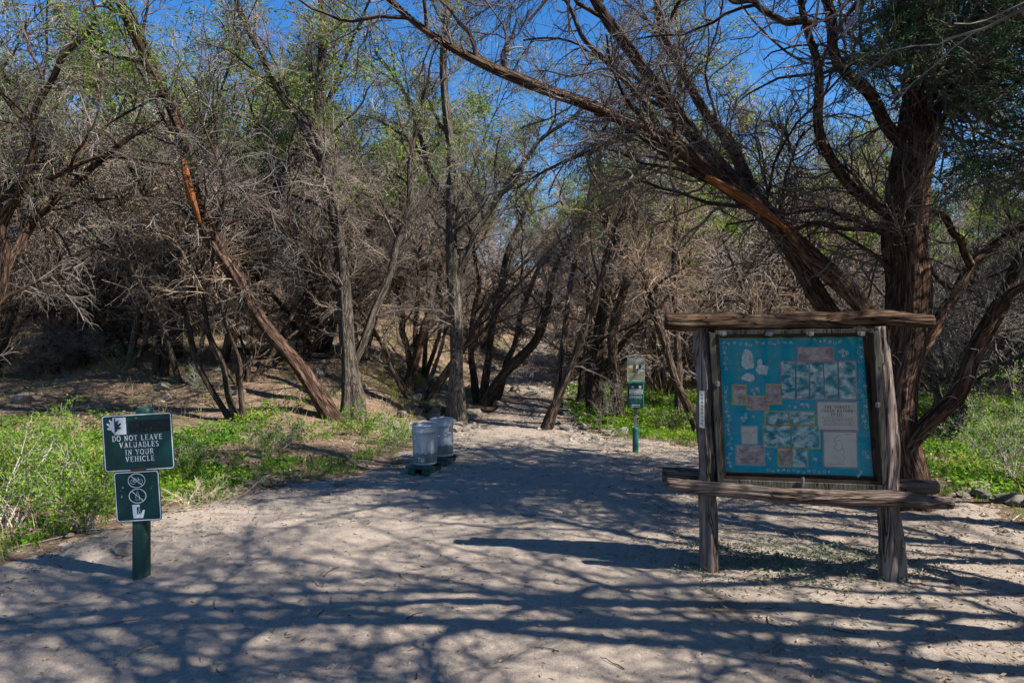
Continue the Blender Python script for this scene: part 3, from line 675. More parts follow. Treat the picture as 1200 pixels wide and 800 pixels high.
def scatter(n,kinds,y0,y1,md,s0,s1,xr=None,tries=4000):
    c=0
    for _ in range(tries):
        if c>=n: break
        y=math.sqrt(gp.uniform(y0**2,y1**2)); lim=.86*y+2.5
        x=gp.uniform(*(xr(y) if xr else (-lim,lim)))
        if not ok(x,y,md): continue
        ks=[i for i,p in enumerate(protos) if p[0] in kinds]
        place(int(gp.choice(ks)),x,y,gp.uniform(s0,s1)); placed.append((x,y)); c+=1
scatter(3,('bare',),13,15,2.2,.75,.95,lambda y:(-.86*y-1,-5.6))
scatter(5,('bare','green'),10.5,14,1.9,.75,1.05,lambda y:(4.0,.9*y+1))
scatter(11,('bare','bare','green'),14,20,1.55,.8,1.15)
scatter(26,('bare','bare','green'),20,28,1.7,.85,1.2)
scatter(40,('bare','bare','green'),28,42,2.0,.95,1.4)
scatter(14,('green',),40,55,2.5,1.2,1.6)
placed_b=placed; placed=[]
scatter(20,('slender',),12.8,17,1.4,.8,1.05)
scatter(60,('slender',),17,32,1.1,.75,1.2)
placed_b=placed_b+placed; placed=[]
scatter(5,('brush',),14,19,1.3,.8,1.2)
scatter(44,('brush',),18,34,1.6,1.0,1.6)
placed=placed_b+placed
# two leafy ones seen over the left and the centre at middle distance
place(6,-4.4,15.5,1.0,'leafy juniper with yellow green sprays behind the split trunk')
place(4,-5.4,21.,1.0,'tall leafy juniper seen against the sky above the forked grey trunk')
place(5,-9.5,14.5,.95,'dark leafy juniper on the bank at the upper left')
place(4,-12.,13.,.8,'broad leafy juniper at the far left end of the bank')
# trees beside and behind the camera: they throw the lattice of shade on the clearing
def shade_tree(seed,x,y,h,n,r,az,lab,leaves=0,lean=.5):
    gg=np.random.default_rng(seed); z=G(x,y); S=[]
    for k in range(n):
        a=math.radians(az)+gg.normal(0,.95); p=[np.array([x+gg.normal(0,.1),y+gg.normal(0,.1),z-.2])]; d=np.array([math.cos(a)*lean*.35,math.sin(a)*lean*.35,1.])
        for i in range(7):
            p.append(p[-1]+norm(d)*h/7+gg.normal(0,.16,3)); d=d+np.array([math.cos(a),math.sin(a),0])*gg.uniform(.05,.35)*lean+gg.normal(0,.12,3)
        rr=.62*r*gg.uniform(.7,1.); S.append((np.array(p),rr*np.array([1.4,1.05,.95,.85,.72,.58,.4,.22])))
    return make_tree(S,gg,'juniper_tree',lab,'tree','junipers outside the view that shade the clearing',M['bark'],M['twig'],M['needle'],hero=False,origin=(x,y,z),nl=46,nb=250,nt=1100,ntt=700,leaves=leaves,crown_h=3.9,limb=3.1,br=1.3,tw=.55,t0=(.6 if seed in(209,211) else .42),limb_r=.038,tr=(.007,.004),up=.25,droop=.0,leaf=(.12,.035))
SH=[(9,5.1,3.3,8.8,4,.13,200,'leaning in over the clearing'),(11,6.0,4.8,9.0,4,.13,178,'tall beside the board outside the view'),(10,2.2,-1.8,7.6,5,.12,80,'closest behind the camera'),(1,5.2,.6,7.0,4,.15,175,'nearest the notice board'),(2,4.4,-2.4,8.0,5,.14,75,'close behind the camera on its right'),(3,7.6,3.0,8.0,3,.15,180,'beside the right end of the clearing'),
    (4,6.6,-2.4,8.,4,.15,100,'set back on the right behind the camera'),(5,-1.4,-3.4,7.2,3,.14,70,'straight behind the camera'),(6,9.6,.2,9.,3,.16,170,'further back on the right'),
    (7,7.9,6.0,7.5,3,.12,175,'just past the right edge of the view'),(8,-3.4,-3.6,8.0,3,.13,80,'behind the camera on its left')]
for a in SH: shade_tree(200+a[0],a[1],a[2],a[3],a[4],a[5],a[6],'juniper shading the clearing, '+a[7],1500 if a[0] in(1,4,6) else 0,1.0 if a[0] in(10,2,4,5) else .55)
# ------------------------------------------------------------------ verge plants
def region(n,fn,g,x0,x1,y0,y1):
    x=g.uniform(x0,x1,n*4); y=g.uniform(y0,y1,n*4); k=g.random(n*4)<fn(x,y); x,y=x[k][:n],y[k][:n]; return x,y
gv=np.random.default_rng(9)
def herb_density(x,y):
    sdv=clear_sd(x,y)+edge_noise(x,y)
    px=600+F*x/np.maximum(y,.1)
    n1=sn(x,y,1.1,2)+.6*sn(x,y,3.3,3)
    L=sstep(-.15,-.7,sdv)*(x<-.9)*sstep(12.3,9.5,y)*sstep(-.25,.45,n1+.12)
    R=sstep(-.1,-.6,sdv)*(x>1.2)*sstep(19,14,y)*sstep(-.45,.2,n1+.25)
    return np.clip(L+R,0,1)
def herbs(name,label,n,fn,box,mat,hmax,leaf,per,seed,spread=.06):
    g_=np.random.default_rng(seed); x,y=region(n,fn,g_,*box); z=np.maximum(H(x,y),Hp(x,y)); m=len(x)
    hh=hmax*g_.uniform(.3,1.,m)*(.6+.6*np.clip(sn(x,y,2.,5)+.5,0,1)); b=MB()
    idx=np.repeat(np.arange(m),per); t=g_.uniform(.15,1,m*per); a=g_.uniform(0,2*PI,m*per); r=spread*g_.uniform(0,1,m*per)
    pos=np.stack([x[idx]+np.cos(a)*r,y[idx]+np.sin(a)*r,z[idx]+hh[idx]*t],-1); d=np.stack([np.cos(a),np.sin(a),g_.uniform(-.2,.9,m*per)],-1)
    b.blades(pos,d,leaf[0]*g_.uniform(.5,1.3,m*per),leaf[1]*g_.uniform(.6,1.2,m*per))
    return tag(b.obj(name,mat),label,None,None,'stuff')
herbs('ground_cover','bright green leafy herbs covering the verges',22000,herb_density,(-13,13,4.2,19),M['herb'],.17,(.055,.030),11,31)
def blades_stuff(name,label,n,fn,box,mat,hgt,seed,per=7,wd=.007,lean=.5):
    g_=np.random.default_rng(seed); x,y=region(n,fn,g_,*box); z=np.maximum(H(x,y),Hp(x,y)); m=len(x); b=MB()
    idx=np.repeat(np.arange(m),per); a=g_.uniform(0,2*PI,m*per); k=g_.uniform(.1,lean,m*per)
    pos=np.stack([x[idx]+g_.normal(0,.03,m*per),y[idx]+g_.normal(0,.03,m*per),z[idx]-.01],-1); d=np.stack([np.cos(a)*k,np.sin(a)*k,np.ones(m*per)],-1)
    b.blades(pos,d,hgt*g_.uniform(.4,1.2,m*per),np.full(m*per,wd)*g_.uniform(.7,1.4,m*per))
    return tag(b.obj(name,mat),label,None,None,'stuff')
def edge_d(x,y):
    sdv=clear_sd(x,y)+edge_noise(x,y); return np.clip(sstep(.1,-.25,sdv)*sstep(-3.5,-.5,sdv)*(y<16)*sstep(-.3,.5,sn(x,y,1.6,4)+.1),0,1)
place(8,-6.3,13.2,.95,'tall thin juniper behind the thin bare stems on the left verge')
place(4,-7.6,15.2,1.2,'tall green topped juniper rising left of the split trunk top')
place(5,-4.9,17.5,1.0,'green topped juniper seen between the split trunk and the forked grey trunk')
blades_stuff('grass','green grass tufts along the edges of the clearing',7000,edge_d,(-12,12,4,16),M['herb'],.15,41)
blades_stuff('dry_grass','straw coloured dry grass and stalks on the verges',5200,lambda x,y:np.clip(sstep(-.1,-.5,clear_sd(x,y)+edge_noise(x,y))*sstep(-.2,.4,sn(x,y,1.2,6))*.7,0,1)*(y<24),(-16,14,4,24),M['dry_grass'],.26,42,5,.006,.9)
def below_board(x,y): return np.clip(np.exp(-(((x-2.25)/.75)**2+((y-5.15)/.42)**2))*1.1-.1*0,0,1)*(clear_sd(x,y)>0)
herbs('low_ground_cover','sparse grey green herbs under the notice board',420,below_board,(.9,3.6,4.3,6.2),M['sage'],.05,(.034,.012),9,33,.05)
# litter
def litter(name,label,n,fn,box,L,W_,seed,zz=.008):
    g_=np.random.default_rng(seed); x,y=region(n,fn,g_,*box); z=np.maximum(H(x,y),Hp(x,y)); m=len(x); b=MB()
    a=g_.uniform(0,2*PI,m); d=np.stack([np.cos(a),np.sin(a),g_.normal(0,.16,m)],-1)
    b.blades(np.stack([x,y,z+zz+g_.uniform(0,.012,m)],-1),d,L*g_.uniform(.4,1.3,m),W_*g_.uniform(.5,1.3,m)); return tag(b.obj(name,M['litter']),label,None,None,'stuff')
litter('leaf_litter','brown fallen leaves and bark scraps on the forest floor',52000,lambda x,y:sstep(.1,-.4,clear_sd(x,y)+edge_noise(x,y))*.9+.0,(-17,17,4,24),.07,.022,51)
litter('debris','dark bark crumbs and scraps scattered on the trodden dirt',24000,lambda x,y:(clear_sd(x,y)>0)*(.16+.9*sstep(1.2,0,clear_sd(x,y))+1.1*(x>1.3)),(-7,7,1.6,20),.045,.010,52,.004)
def sticks(name,label,n,fn,box,L,r,mat,seed):
    g_=np.random.default_rng(seed); x,y=region(n,fn,g_,*box); z=np.maximum(H(x,y),Hp(x,y)); m=len(x)
    a=g_.uniform(0,2*PI,m); l=L*g_.uniform(.3,1.3,m); pts=[]; px_,py_=x.copy(),y.copy()
    for k in range(5):
        pts.append(np.stack([px_,py_,np.maximum(H(px_,py_),Hp(px_,py_))+r+g_.uniform(0,r*2,m)],-1)); a=a+g_.normal(0,.25,m); px_=px_+np.cos(a)*l/4; py_=py_+np.sin(a)*l/4
    b=MB(); b.tubes(np.stack(pts,1),np.linspace(1,.5,5)[None]*(r*g_.uniform(.5,1.2,(m,1))),5); return tag(b.obj(name,mat),label,None,None,'stuff')
sticks('twig_litter','grey fallen twigs over the forest floor',3800,lambda x,y:sstep(.1,-.4,clear_sd(x,y)+edge_noise(x,y))*.9,(-16,16,4.5,26),.55,.007,M['twig'],61)
sticks('fallen_twigs','small broken twigs lying on the trodden dirt',420,lambda x,y:(clear_sd(x,y)>0)*(.25+.6*(x>1.5)),(-5,5,1.8,14),.17,.004,M['twig_dark'],62)
# gravel on the trail
def gravel(n,fn,box,s,seed,name,label):
    g_=np.random.default_rng(seed); x,y=region(n,fn,g_,*box); z=np.maximum(H(x,y),Hp(x,y)); m=len(x)
    oc=np.array([[1,0,0],[-1,0,0],[0,1,0],[0,-1,0],[0,0,1],[0,0,-1],[.6,.6,.4],[-.6,-.6,.4]],float)[:6]
    F8=np.array([[0,2,4],[2,1,4],[1,3,4],[3,0,4],[2,0,5],[1,2,5],[3,1,5],[0,3,5]])
    sc=s*g_.uniform(.3,1.3,(m,1,1))*g_.uniform(.6,1.2,(m,6,3)); V=oc[None]*sc; V[...,2]*=.55; a=g_.uniform(0,6.28,m); c,s_=np.cos(a)[:,None],np.sin(a)[:,None]
    X=V[...,0]*c-V[...,1]*s_; Y=V[...,0]*s_+V[...,1]*c; V=np.stack([X+x[:,None],Y+y[:,None],V[...,2]+z[:,None]+.003],-1)
    fc=(F8[None]+(np.arange(m)*6)[:,None,None]).reshape(-1,3)
    me=mesh_np(name,V.reshape(-1,3),[fc],None,[M['rock']],smooth=False); o=bpy.data.objects.new(name,me); COL.objects.link(o); return tag(o,label,None,None,'stuff')
gravel(9000,lambda x,y:np.clip(sstep(2.0,.1,np.abs(clear_sd(x,y)-.1))*sstep(-.5,.6,sn(x,y,1.5,1))*.8+(y>12.5)*.5*(clear_sd(x,y)>-.6)+.10*(clear_sd(x,y)>0),0,1),(-6,7,2.2,30),.026,71,'gravel','loose limestone gravel along the trail and verges')
gravel(900,lambda x,y:np.exp(-((np.abs(x-trail_x(y))-1.15)/.5)**2)*(y>10.8)+.25*(y>15)*(np.abs(x-trail_x(y))<1),(-3,6,10.8,28),.075,72,'rubble','broken limestone rubble lining the trail')
# ------------------------------------------------------------------ rocks: things
def rock_mesh(seed):
    g_=np.random.default_rng(seed); import bmesh
    bm=bmesh.new(); bmesh.ops.create_icosphere(bm,subdivisions=3,radius=1)
    pl=[norm(g_.normal(0,1,3)) for _ in range(9)]; dp=g_.uniform(.55,.85,9)
    for v in bm.verts:
        p=np.array(v.co)
        for n_,d_ in zip(pl,dp):
            e=p@n_-d_
            if e>0: p=p-n_*e*.92
        p+=.03*np.sin(p[[1,2,0]]*9+seed); v.co=p*np.array([1.,.75,.5])
    me=bpy.data.meshes.new('rock'); bm.to_mesh(me); bm.free(); me.materials.append(M['rock'])
    me.polygons.foreach_set('use_smooth',[False]*len(me.polygons)); return me
RM=[rock_mesh(s) for s in range(6)]
gr_=np.random.default_rng(13)
def rock(x,y,s,lab,grp,sink=.25):
    o=bpy.data.objects.new('rock',RM[int(gr_.integers(0,6))]); COL.objects.link(o); o.location=(x,y,G(x,y)+s*.5*(.5-sink)); o.scale=(s*.5,s*.5*gr_.uniform(.7,1.1),s*.5*gr_.uniform(.7,1.2))
    o.rotation_euler=(gr_.normal(0,.2),gr_.normal(0,.2),gr_.uniform(0,6.28)); return tag(o,lab,'rock',grp)
rock(-3.05,5.35,.20,'flat grey rock lying on the dirt left of the green text sign',None)
rock(-3.75,5.75,.13,'small pale rock at the green verge left of the sign',None)
rock(-1.95,7.75,.16,'tan rock at the dirt edge below the green verge',None)
rock(1.28,5.02,.075,'small grey stone at the foot of the left board post',None,.2)
for k in range(13):
    y=gr_.uniform(5.6,7.3); x=4.75+(7-y)*.25+gr_.uniform(-.3,.5); rock(x,y,gr_.uniform(.12,.30),'pale limestone rock on the low bank right of the big juniper','rocks on the bank by the big juniper')
c=0
while c<60:
    y=gr_.uniform(11.5,17); x=trail_x(y)-gr_.uniform(.6,2.2)
    rock(x,y,gr_.uniform(.14,.42),'limestone rock on the left edge of the trail near the upright grey trunk','rocks on the left edge of the trail'); c+=1
for k in range(50):
    y=gr_.uniform(11.2,18); x=trail_x(y)+gr_.uniform(.9,2.4); rock(x,y,gr_.uniform(.12,.34),'limestone rock on the right edge of the trail near the dark trunks','rocks on the right edge of the trail')
for k in range(60):
    y=gr_.uniform(15.5,28); x=trail_x(y)+gr_.normal(0,.8); rock(x,y,gr_.uniform(.2,.6),'limestone step rock high up on the trail','rocks high up on the trail',.55)
for k in range(34):
    y=gr_.uniform(12,22); x=gr_.uniform(-.72*y,-.2*y); rock(x,y,gr_.uniform(.2,.55),'pale rock on the litter bank at the left','rocks on the left bank',.4)
# ------------------------------------------------------------------ verge shrubs
def shrub(x,y,h,w_,label,group,seed,leafy=1400,mat='shrub_leaf',tm='twig',nst=14,leaf=(.035,.017),name='leafy_shrub',nt=420,r=.006,ang=(.15,.9)):
    g_=np.random.default_rng(seed); root=empty(name,(x,y,G(x,y)),label,'shrub',group)
    b=MB(); a=g_.uniform(0,2*PI,nst); ti=g_.uniform(*ang,nst); P0=np.stack([g_.normal(0,.05,nst),g_.normal(0,.05,nst),np.full(nst,-.04)],-1)
    d=norm(np.stack([np.cos(a)*ti*w_,np.sin(a)*ti*w_,np.ones(nst)],-1)); pts=[P0]; L=h*g_.uniform(.6,1.25,nst)
    for k in range(7): pts.append(pts[-1]+d*(L/7)[:,None]); d=norm(d+g_.normal(0,.13,(nst,3))+np.array([0,0,-.04]))
    st=np.stack(pts,1); R=np.linspace(r,r*.4,8)[None]*g_.uniform(.7,1.3,(nst,1)); b.tubes(st,R,5)
    t1,q1=grow(st,R,nst*7,.2,1.,h*.35,(.4,1.1),5,r*.5,r*.25,.25,.1,.0,.4,g_); b.tubes(t1,q1,3)
    t2,q2=grow(t1,q1,nt,.1,1.,h*.16,(.4,1.2),4,r*.3,r*.2,.3,.1,.0,.3,g_); b.tubes(t2,q2,3)
    b.obj('stems',M[tm],root)
    if leafy:
        f=MB(); foliage(f,t2,leafy,g_,leaf[0],leaf[1],.02,(.0,1.)); f.obj('foliage',M[mat],root)
    return root
shrub(-3.72,5.95,.75,1.0,'tall yellow green shrub right behind the green text sign',None,1,3000,tm='twig_pale')
shrub(-4.5,6.1,1.0,.9,'pale stemmed leafy shrub at the left edge, nearest the view',None,2,2600,tm='twig_pale')
shrub(-4.9,6.9,.95,1.0,'leafy shrub at the left edge, behind the pale stemmed one',None,3,4200)
shrub(-4.15,6.8,.65,1.1,'bushy green shrub between the sign and the leafy left edge',None,4,3600)
shrub(-3.2,6.9,.42,2.3,'tangle of bleached bare twigs on the verge right of the signs',None,5,300,'herb','twig_pale',18,name='dry_shrub',ang=(.4,1.6))
shrub(-2.75,7.7,.36,2.4,'grey dead brush lying at the edge of the dirt below the green verge',None,6,0,'herb','twig',22,name='dry_shrub',ang=(.5,1.8))
shrub(-5.6,7.9,.8,1.,'dense yellow green shrub further back on the left',None,7,2400)
shrub(-3.9,8.3,.5,1.3,'pale dry stalks over green herbs left of the thin bare stems',None,8,1500,'herb','twig_pale',12,name='dry_shrub')
shrub(-3.3,9.4,.6,1.2,'thin straw coloured stalks in front of the split trunk foot',None,9,1200,'herb','twig_pale',12,name='dry_shrub')
shrub(-1.75,10.3,.6,1.6,'thin leafy shrub arching behind the nearer trash can',None,10,1200,'herb','twig',10,name='dry_shrub')
shrub(-2.4,10.8,.5,1.3,'dry shrub between the shaggy trunk and the trash cans',None,11,1200,'herb','twig',10,name='dry_shrub')
shrub(5.6,7.6,1.1,1.1,'leafy shrub with thin stems at the right edge past the big juniper',None,12,900,'herb','twig')
shrub(6.2,8.9,1.2,1.2,'arching green shrub far right behind the rocky bank',None,13,1500,'herb','twig')
shrub(5.2,9.6,.55,1.3,'low bright green tuft seen right of the big juniper trunk',None,14,1700,'herb','twig')
shrub(1.62,11.9,1.0,.5,'slender sapling left of the dog notice post',None,15,60,'shrub_leaf','twig',4,name='sapling')
shrub(2.9,12.2,.6,1.5,'green shrub behind the dog notice post',None,16,1500,'herb','twig')
k=0
for (x,y) in [(-7.6,9.2),(-8.9,11.),(-5.7,12.6),(-7.8,13.6)]:
    k+=1; shrub(x,y,gp.uniform(.45,.75),1.2,'dry stalky shrub on the left bank behind the signs','dry stalky shrubs on the left bank behind the signs',20+k,500,'shrub_leaf','twig_pale' if k%2 else 'twig',18,name='dry_shrub')
for (x,y) in [(4.2,12.6),(5.6,11.8),(7.2,11.2),(8.3,12.6),(6.4,13.8)]:
    k+=1; shrub(x,y,gp.uniform(.6,1.),1.2,'green shrub in the undergrowth behind the big juniper','green shrubs behind the big juniper',20+k,1300,'herb','twig',16)
# stump and fallen logs
def log(name,pts,r,label,cat,mat='bark',ridge=.15):
    b=MB(); p,R=spline(pts,26,.02,gp,r); b.tubes(p,R,16,ridge,seed=int(abs(pts[0][0])*7),cap=True); return tag(b.obj(name,M[mat]),label,cat)
zx=lambda x,y,h=0:(x,y,G(x,y)+h)
log('tree_stump',[zx(-9.5,14.0,-.2),(-9.48,14.0,G(-9.5,14)+.35),(-9.42,14.02,G(-9.5,14)+.75)],[.2,.15,.12],'broken dark stump on the bank above the shrubs at the left','stump','bark_red')
log('fallen_log',[zx(-1.9,13.2,.05),zx(-1.0,13.6,.09),zx(-.3,13.9,.1)],[.06,.07,.05],'dark fallen log lying behind the upright grey trunk','log')
log('fallen_branch',[zx(-2.75,8.9,.22),zx(-2.3,8.8,.14),zx(-1.75,8.55,.03)],[.012,.02,.016],'dead branch lying on the verge left of the nearer trash can','branch','twig_dark')
log('fallen_log',[zx(1.35,12.9,.04),zx(2.0,12.5,.05),zx(2.5,12.2,.04)],[.05,.05,.03],'thin fallen log at the right side of the trail mouth','log')
log('fallen_log',[zx(-6.2,15.4,.1),zx(-5.,15.0,.12),zx(-4.,15.2,.08)],[.07,.08,.05],'grey fallen log across the left bank under the thicket','log','bark_grey')
# ------------------------------------------------------------------ lettering (built from strokes)
def arc(cx,cz,rx,rz,a0,a1,n=12): return [(cx+rx*math.cos(math.radians(a0+(a1-a0)*i/n)),cz+rz*math.sin(math.radians(a0+(a1-a0)*i/n))) for i in range(n+1)]
TH,TN=.17,.085
def sf(x,z,w=.34): return ([(x-w/2,z),(x+w/2,z)],.07)
GL={
'D':(.80,[([(.2,0),(.2,1)],TH),([(.05,.965),(.42,.965)]+arc(.38,.5,.33,.465,90,-90)+[(.05,.035)],.12)]),
'O':(.84,[(arc(.42,.5,.33,.45,0,360,20),.14)]),
'N':(.86,[([(.2,0),(.2,1)],TN),([(.18,.95),(.68,.05)],TH),([(.68,0),(.68,1)],TN),sf(.2,.035),sf(.68,.965),sf(.12,.965,.2)]),
'T':(.76,[([(.38,0),(.38,1)],TH),([(.05,.955),(.71,.955)],.09),([(.08,.75),(.08,1)],.06),([(.68,.75),(.68,1)],.06),sf(.38,.035)]),
'L':(.70,[([(.2,0),(.2,1)],TH),([(.05,.04),(.62,.04)],.09),([(.60,0),(.60,.26)],.07),sf(.2,.965)]),
'E':(.74,[([(.2,0),(.2,1)],TH),([(.05,.04),(.66,.04)],.09),([(.05,.96),(.64,.96)],.09),([(.2,.51),(.5,.51)],.09),([(.63,0),(.63,.25)],.06),([(.61,.76),(.61,1)],.06),([(.49,.38),(.49,.64)],.06)]),
'A':(.84,[([(.15,0),(.43,1)],TN),([(.41,1),(.69,0)],TH),([(.25,.33),(.6,.33)],.08),sf(.14,.035,.28),sf(.70,.035,.32)]),
'V':(.84,[([(.15,1),(.43,0)],TH),([(.42,0),(.69,1)],TN),sf(.15,.965,.32),sf(.70,.965,.28)]),
'U':(.86,[([(.2,1),(.2,.3)]+arc(.44,.3,.24,.26,180,360)+[(.68,1)],.12),([(.2,1),(.2,.3)],TH),sf(.2,.965),sf(.68,.965,.28)]),
'B':(.78,[([(.2,0),(.2,1)],TH),([(.05,.965),(.4,.965)]+arc(.42,.74,.2,.22,90,-90)+[(.2,.52)],.11),([(.2,.52),(.42,.52)]+arc(.44,.27,.24,.24,90,-90)+[(.05,.035)],.11)]),
'S':(.68,[(arc(.33,.73,.2,.22,30,270,12)+arc(.34,.27,.22,.24,90,-150,12),.13)]),
'I':(.42,[([(.21,0),(.21,1)],TH),sf(.21,.035),sf(.21,.965)]),
'Y':(.80,[([(.12,1),(.4,.48)],TH),([(.68,1),(.4,.48)],TN),([(.4,0),(.4,.5)],TH),sf(.4,.035),sf(.13,.965,.3),sf(.68,.965,.26)]),
'R':(.84,[([(.2,0),(.2,1)],TH),([(.05,.965),(.42,.965)]+arc(.44,.74,.2,.22,90,-90)+[(.2,.52)],.11),([(.42,.52),(.70,.04)],.14),sf(.2,.035),sf(.72,.035,.2)]),
'H':(.88,[([(.2,0),(.2,1)],TH),([(.68,0),(.68,1)],TH),([(.2,.51),(.68,.51)],.08),sf(.2,.035),sf(.68,.035),sf(.2,.965),sf(.68,.965)]),
'C':(.80,[(arc(.42,.5,.32,.45,45,315,16),.13),([(.66,.68),(.66,.95)],.06)]),
'K':(.86,[([(.2,0),(.2,1)],TH),([(.66,1),(.22,.45)],TN),([(.36,.6),(.70,.03)],TH),sf(.2,.035),sf(.2,.965),sf(.66,.965,.26),sf(.70,.035,.26)]),
'.':(.34,[([(.09,.07),(.23,.07)],.15)]),' ':(.42,[])}
def text(pb,s,cx,z,h,y,slope=0.,wscale=1.,gap=.10,center=True):
    tot=sum(GL[c][0]+gap for c in s)*h*wscale; x=cx-tot/2 if center else cx
    for c in s:
        for pts,w_ in GL[c][1]:
            pb.stroke([(x+p[0]*h*wscale,z+p[1]*h+slope*(x+p[0]*h*wscale-cx)) for p in pts],w_*h,y)
        x+=(GL[c][0]+gap)*h*wscale
def rrect(x0,z0,x1,z1,r,n=5):
    o=[]
    for cx,cz,a in((x1-r,z1-r,0),(x0+r,z1-r,90),(x0+r,z0+r,180),(x1-r,z0+r,270)): o+=arc(cx,cz,r,r,a,a+90,n)
    return o
def front(pts,y): return [(p[0],y,p[1]) for p in reversed(pts)]
# ------------------------------------------------------------------ green text sign on its post
def rot2(pts,a,c=(0,0)): 
    ca,sa=math.cos(a),math.sin(a); return [(c[0]+(x-c[0])*ca-(z-c[1])*sa,c[1]+(x-c[0])*sa+(z-c[1])*ca) for x,z in pts]
d=4.88; k=d/F; bx,by=P(164,0,d)[0],d
zg=G(bx,by); 
root=empty('sign_post',(bx,by,zg),'green wooden post carrying two dark green notices with white writing','sign')
ztop=CAM_H+(HOR-477)*k-zg
pb=PB(); hw=.052
prof=rrect(-hw,-hw,hw,hw,.034,7)
n=len(prof)
def vpost(pb,prof,zs):
    b=len(pb.v); n=len(prof)
    for z,s,dx in zs:
        pb.v+=[(p[0]*s+dx,p[1]*s,z) for p in prof]
    for i in range(len(zs)-1):
        for j in range(n): j2=(j+1)%n; pb.f.append((b+i*n+j,b+i*n+j2,b+(i+1)*n+j2,b+(i+1)*n+j))
    pb.f.append(tuple(b+(len(zs)-1)*n+j for j in range(n)))
vpost(pb,prof,[(-.2,1.02,0),(0,1.02,0),(.3,1,.002),(.7,1,.006),(ztop-.04,.99,.03),(ztop-.012,.93,.031),(ztop-.002,.75,.032),(ztop,.4,.032)])
pb.obj('post',M['green_wood'],root,smooth=True)
def PX(px,py): return ((px-164)*k, CAM_H+(HOR-py)*k-zg)
def plate(name,x0,y0,x1,y1,ang,yf,parent):
    """pixel corners (before tilt)"""
    a=PX(x0,y1); b=PX(x1,y0); w_=b[0]-a[0]; h=b[1]-a[1]; 
    pv=bpy.data.objects.new(name,None)
    pb=PB(); pb.prism(list(reversed(rrect(-w_/2,-h/2,w_/2,h/2,.022))),0,.004); o=pb.obj(name,M['sign_green'],parent)
    o.location=((a[0]+b[0])/2,yf,(a[1]+b[1])/2); o.rotation_euler=(0,ang,0)
    bd=PB(); bd.stroke(rrect(-w_/2+.007,-h/2+.007,w_/2-.007,h/2-.007,.018,6),.0065,-.0012,True); bd.obj('border',M['sign_white'],o)
    return o,w_,h
an=-math.radians(3.3)
up_,w1,h1=plate('text_panel',126,483.5,207.5,549.5,an,-hw-.012,root)
lo_,w2,h2=plate('symbol_panel',139,550,192,608.5,an,-hw-.008,root)
lt=PB()
for s,zf,hs in (('DO NOT LEAVE',.035,1.),('VALUABLES',-.085,1.),('IN YOUR',-.215,1.),('VEHICLE',-.335,1.)):
    text(lt,s,.008*(1 if s!='DO NOT LEAVE' else -.3),h1*zf,h1*.095,-.0015,0,.97,.08)
lt.obj('lettering',M['sign_white'],up_)
# oak leaf emblem: white half on green, green half on a white square
def leafhalf(sgn,cx,cz,s):
    r=[(0,-.62),(0,.55)]
    edge=[(.08,.54),(.13,.47),(.11,.36),(.16,.30),(.27,.40),(.37,.43),(.38,.34),(.30,.22),(.30,.12),(.44,.20),(.56,.22),(.57,.13),(.45,.03),(.36,-.05),(.46,-.06),(.55,-.10),(.50,-.19),(.36,-.22),(.24,-.24),(.20,-.33),(.09,-.38),(.05,-.45)]
    return [(cx+sgn*x*s*1.05,cz+z*s*1.25) for x,z in [(0,.55)]+edge+[(0,-.62)]]
s_=h1*.24; cx=-w1*.32; cz=h1*.30
e=PB(); e.poly([(cx,-.0015,cz-s_*.62),(cx+s_*.85,-.0015,cz-s_*.62),(cx+s_*.85,-.0015,cz+s_*.62),(cx,-.0015,cz+s_*.62)])
def fan(pb,pts,y):
    c=pts[0]
    b=len(pb.v); 
    pb.v+=[(p[0],y,p[1]) for p in pts]; pb.f.append(tuple(range(b,b+len(pts))))
fan(e,leafhalf(-1,cx,cz,s_*.95),-.0015); e.obj('leaf_emblem',M['sign_white'],up_)
e2=PB(); fan(e2,[(x,z) for x,z in leafhalf(1,cx,cz,s_*.85)],-.0028); e2.obj('leaf_emblem',M['sign_green'],up_)
e3=PB(); e3.poly(front(rrect(-w1*.12,h1*.17,w1*.465,h1*.385,.012),-.0014)); e3.obj('painted_patch',M['sign_patch'],up_)
e4=PB(); 
for q in range(9): 
    x=w1*gp.uniform(-.11,.40); z=h1*gp.uniform(.19,.37); e4.stroke([(x,z),(x+w1*gp.uniform(.004,.018),z+gp.normal(0,.003))],.0016,-.002)
e4.obj('scratches',M['scratch'],up_)
bl=PB()
def disc(pb,x,z,r,y): pb.poly([(p[0],y,p[1]) for p in reversed(arc(x,z,r,r,0,345,15))])
for (x,z) in ((0,h1*.43),(0,-h1*.17)): disc(bl,x,z,.007,-.006)
bl.obj('bolt',M['bolt'],up_); 
ru=PB(); ru.poly([(p[0],-.0022,p[1]) for p in [(-.07,-h1*.47),(.04,-h1*.46),(.05,-h1*.49),(.0,-h1*.495),(-.06,-h1*.492)]]); ru.obj('rust',M['rust'],up_)
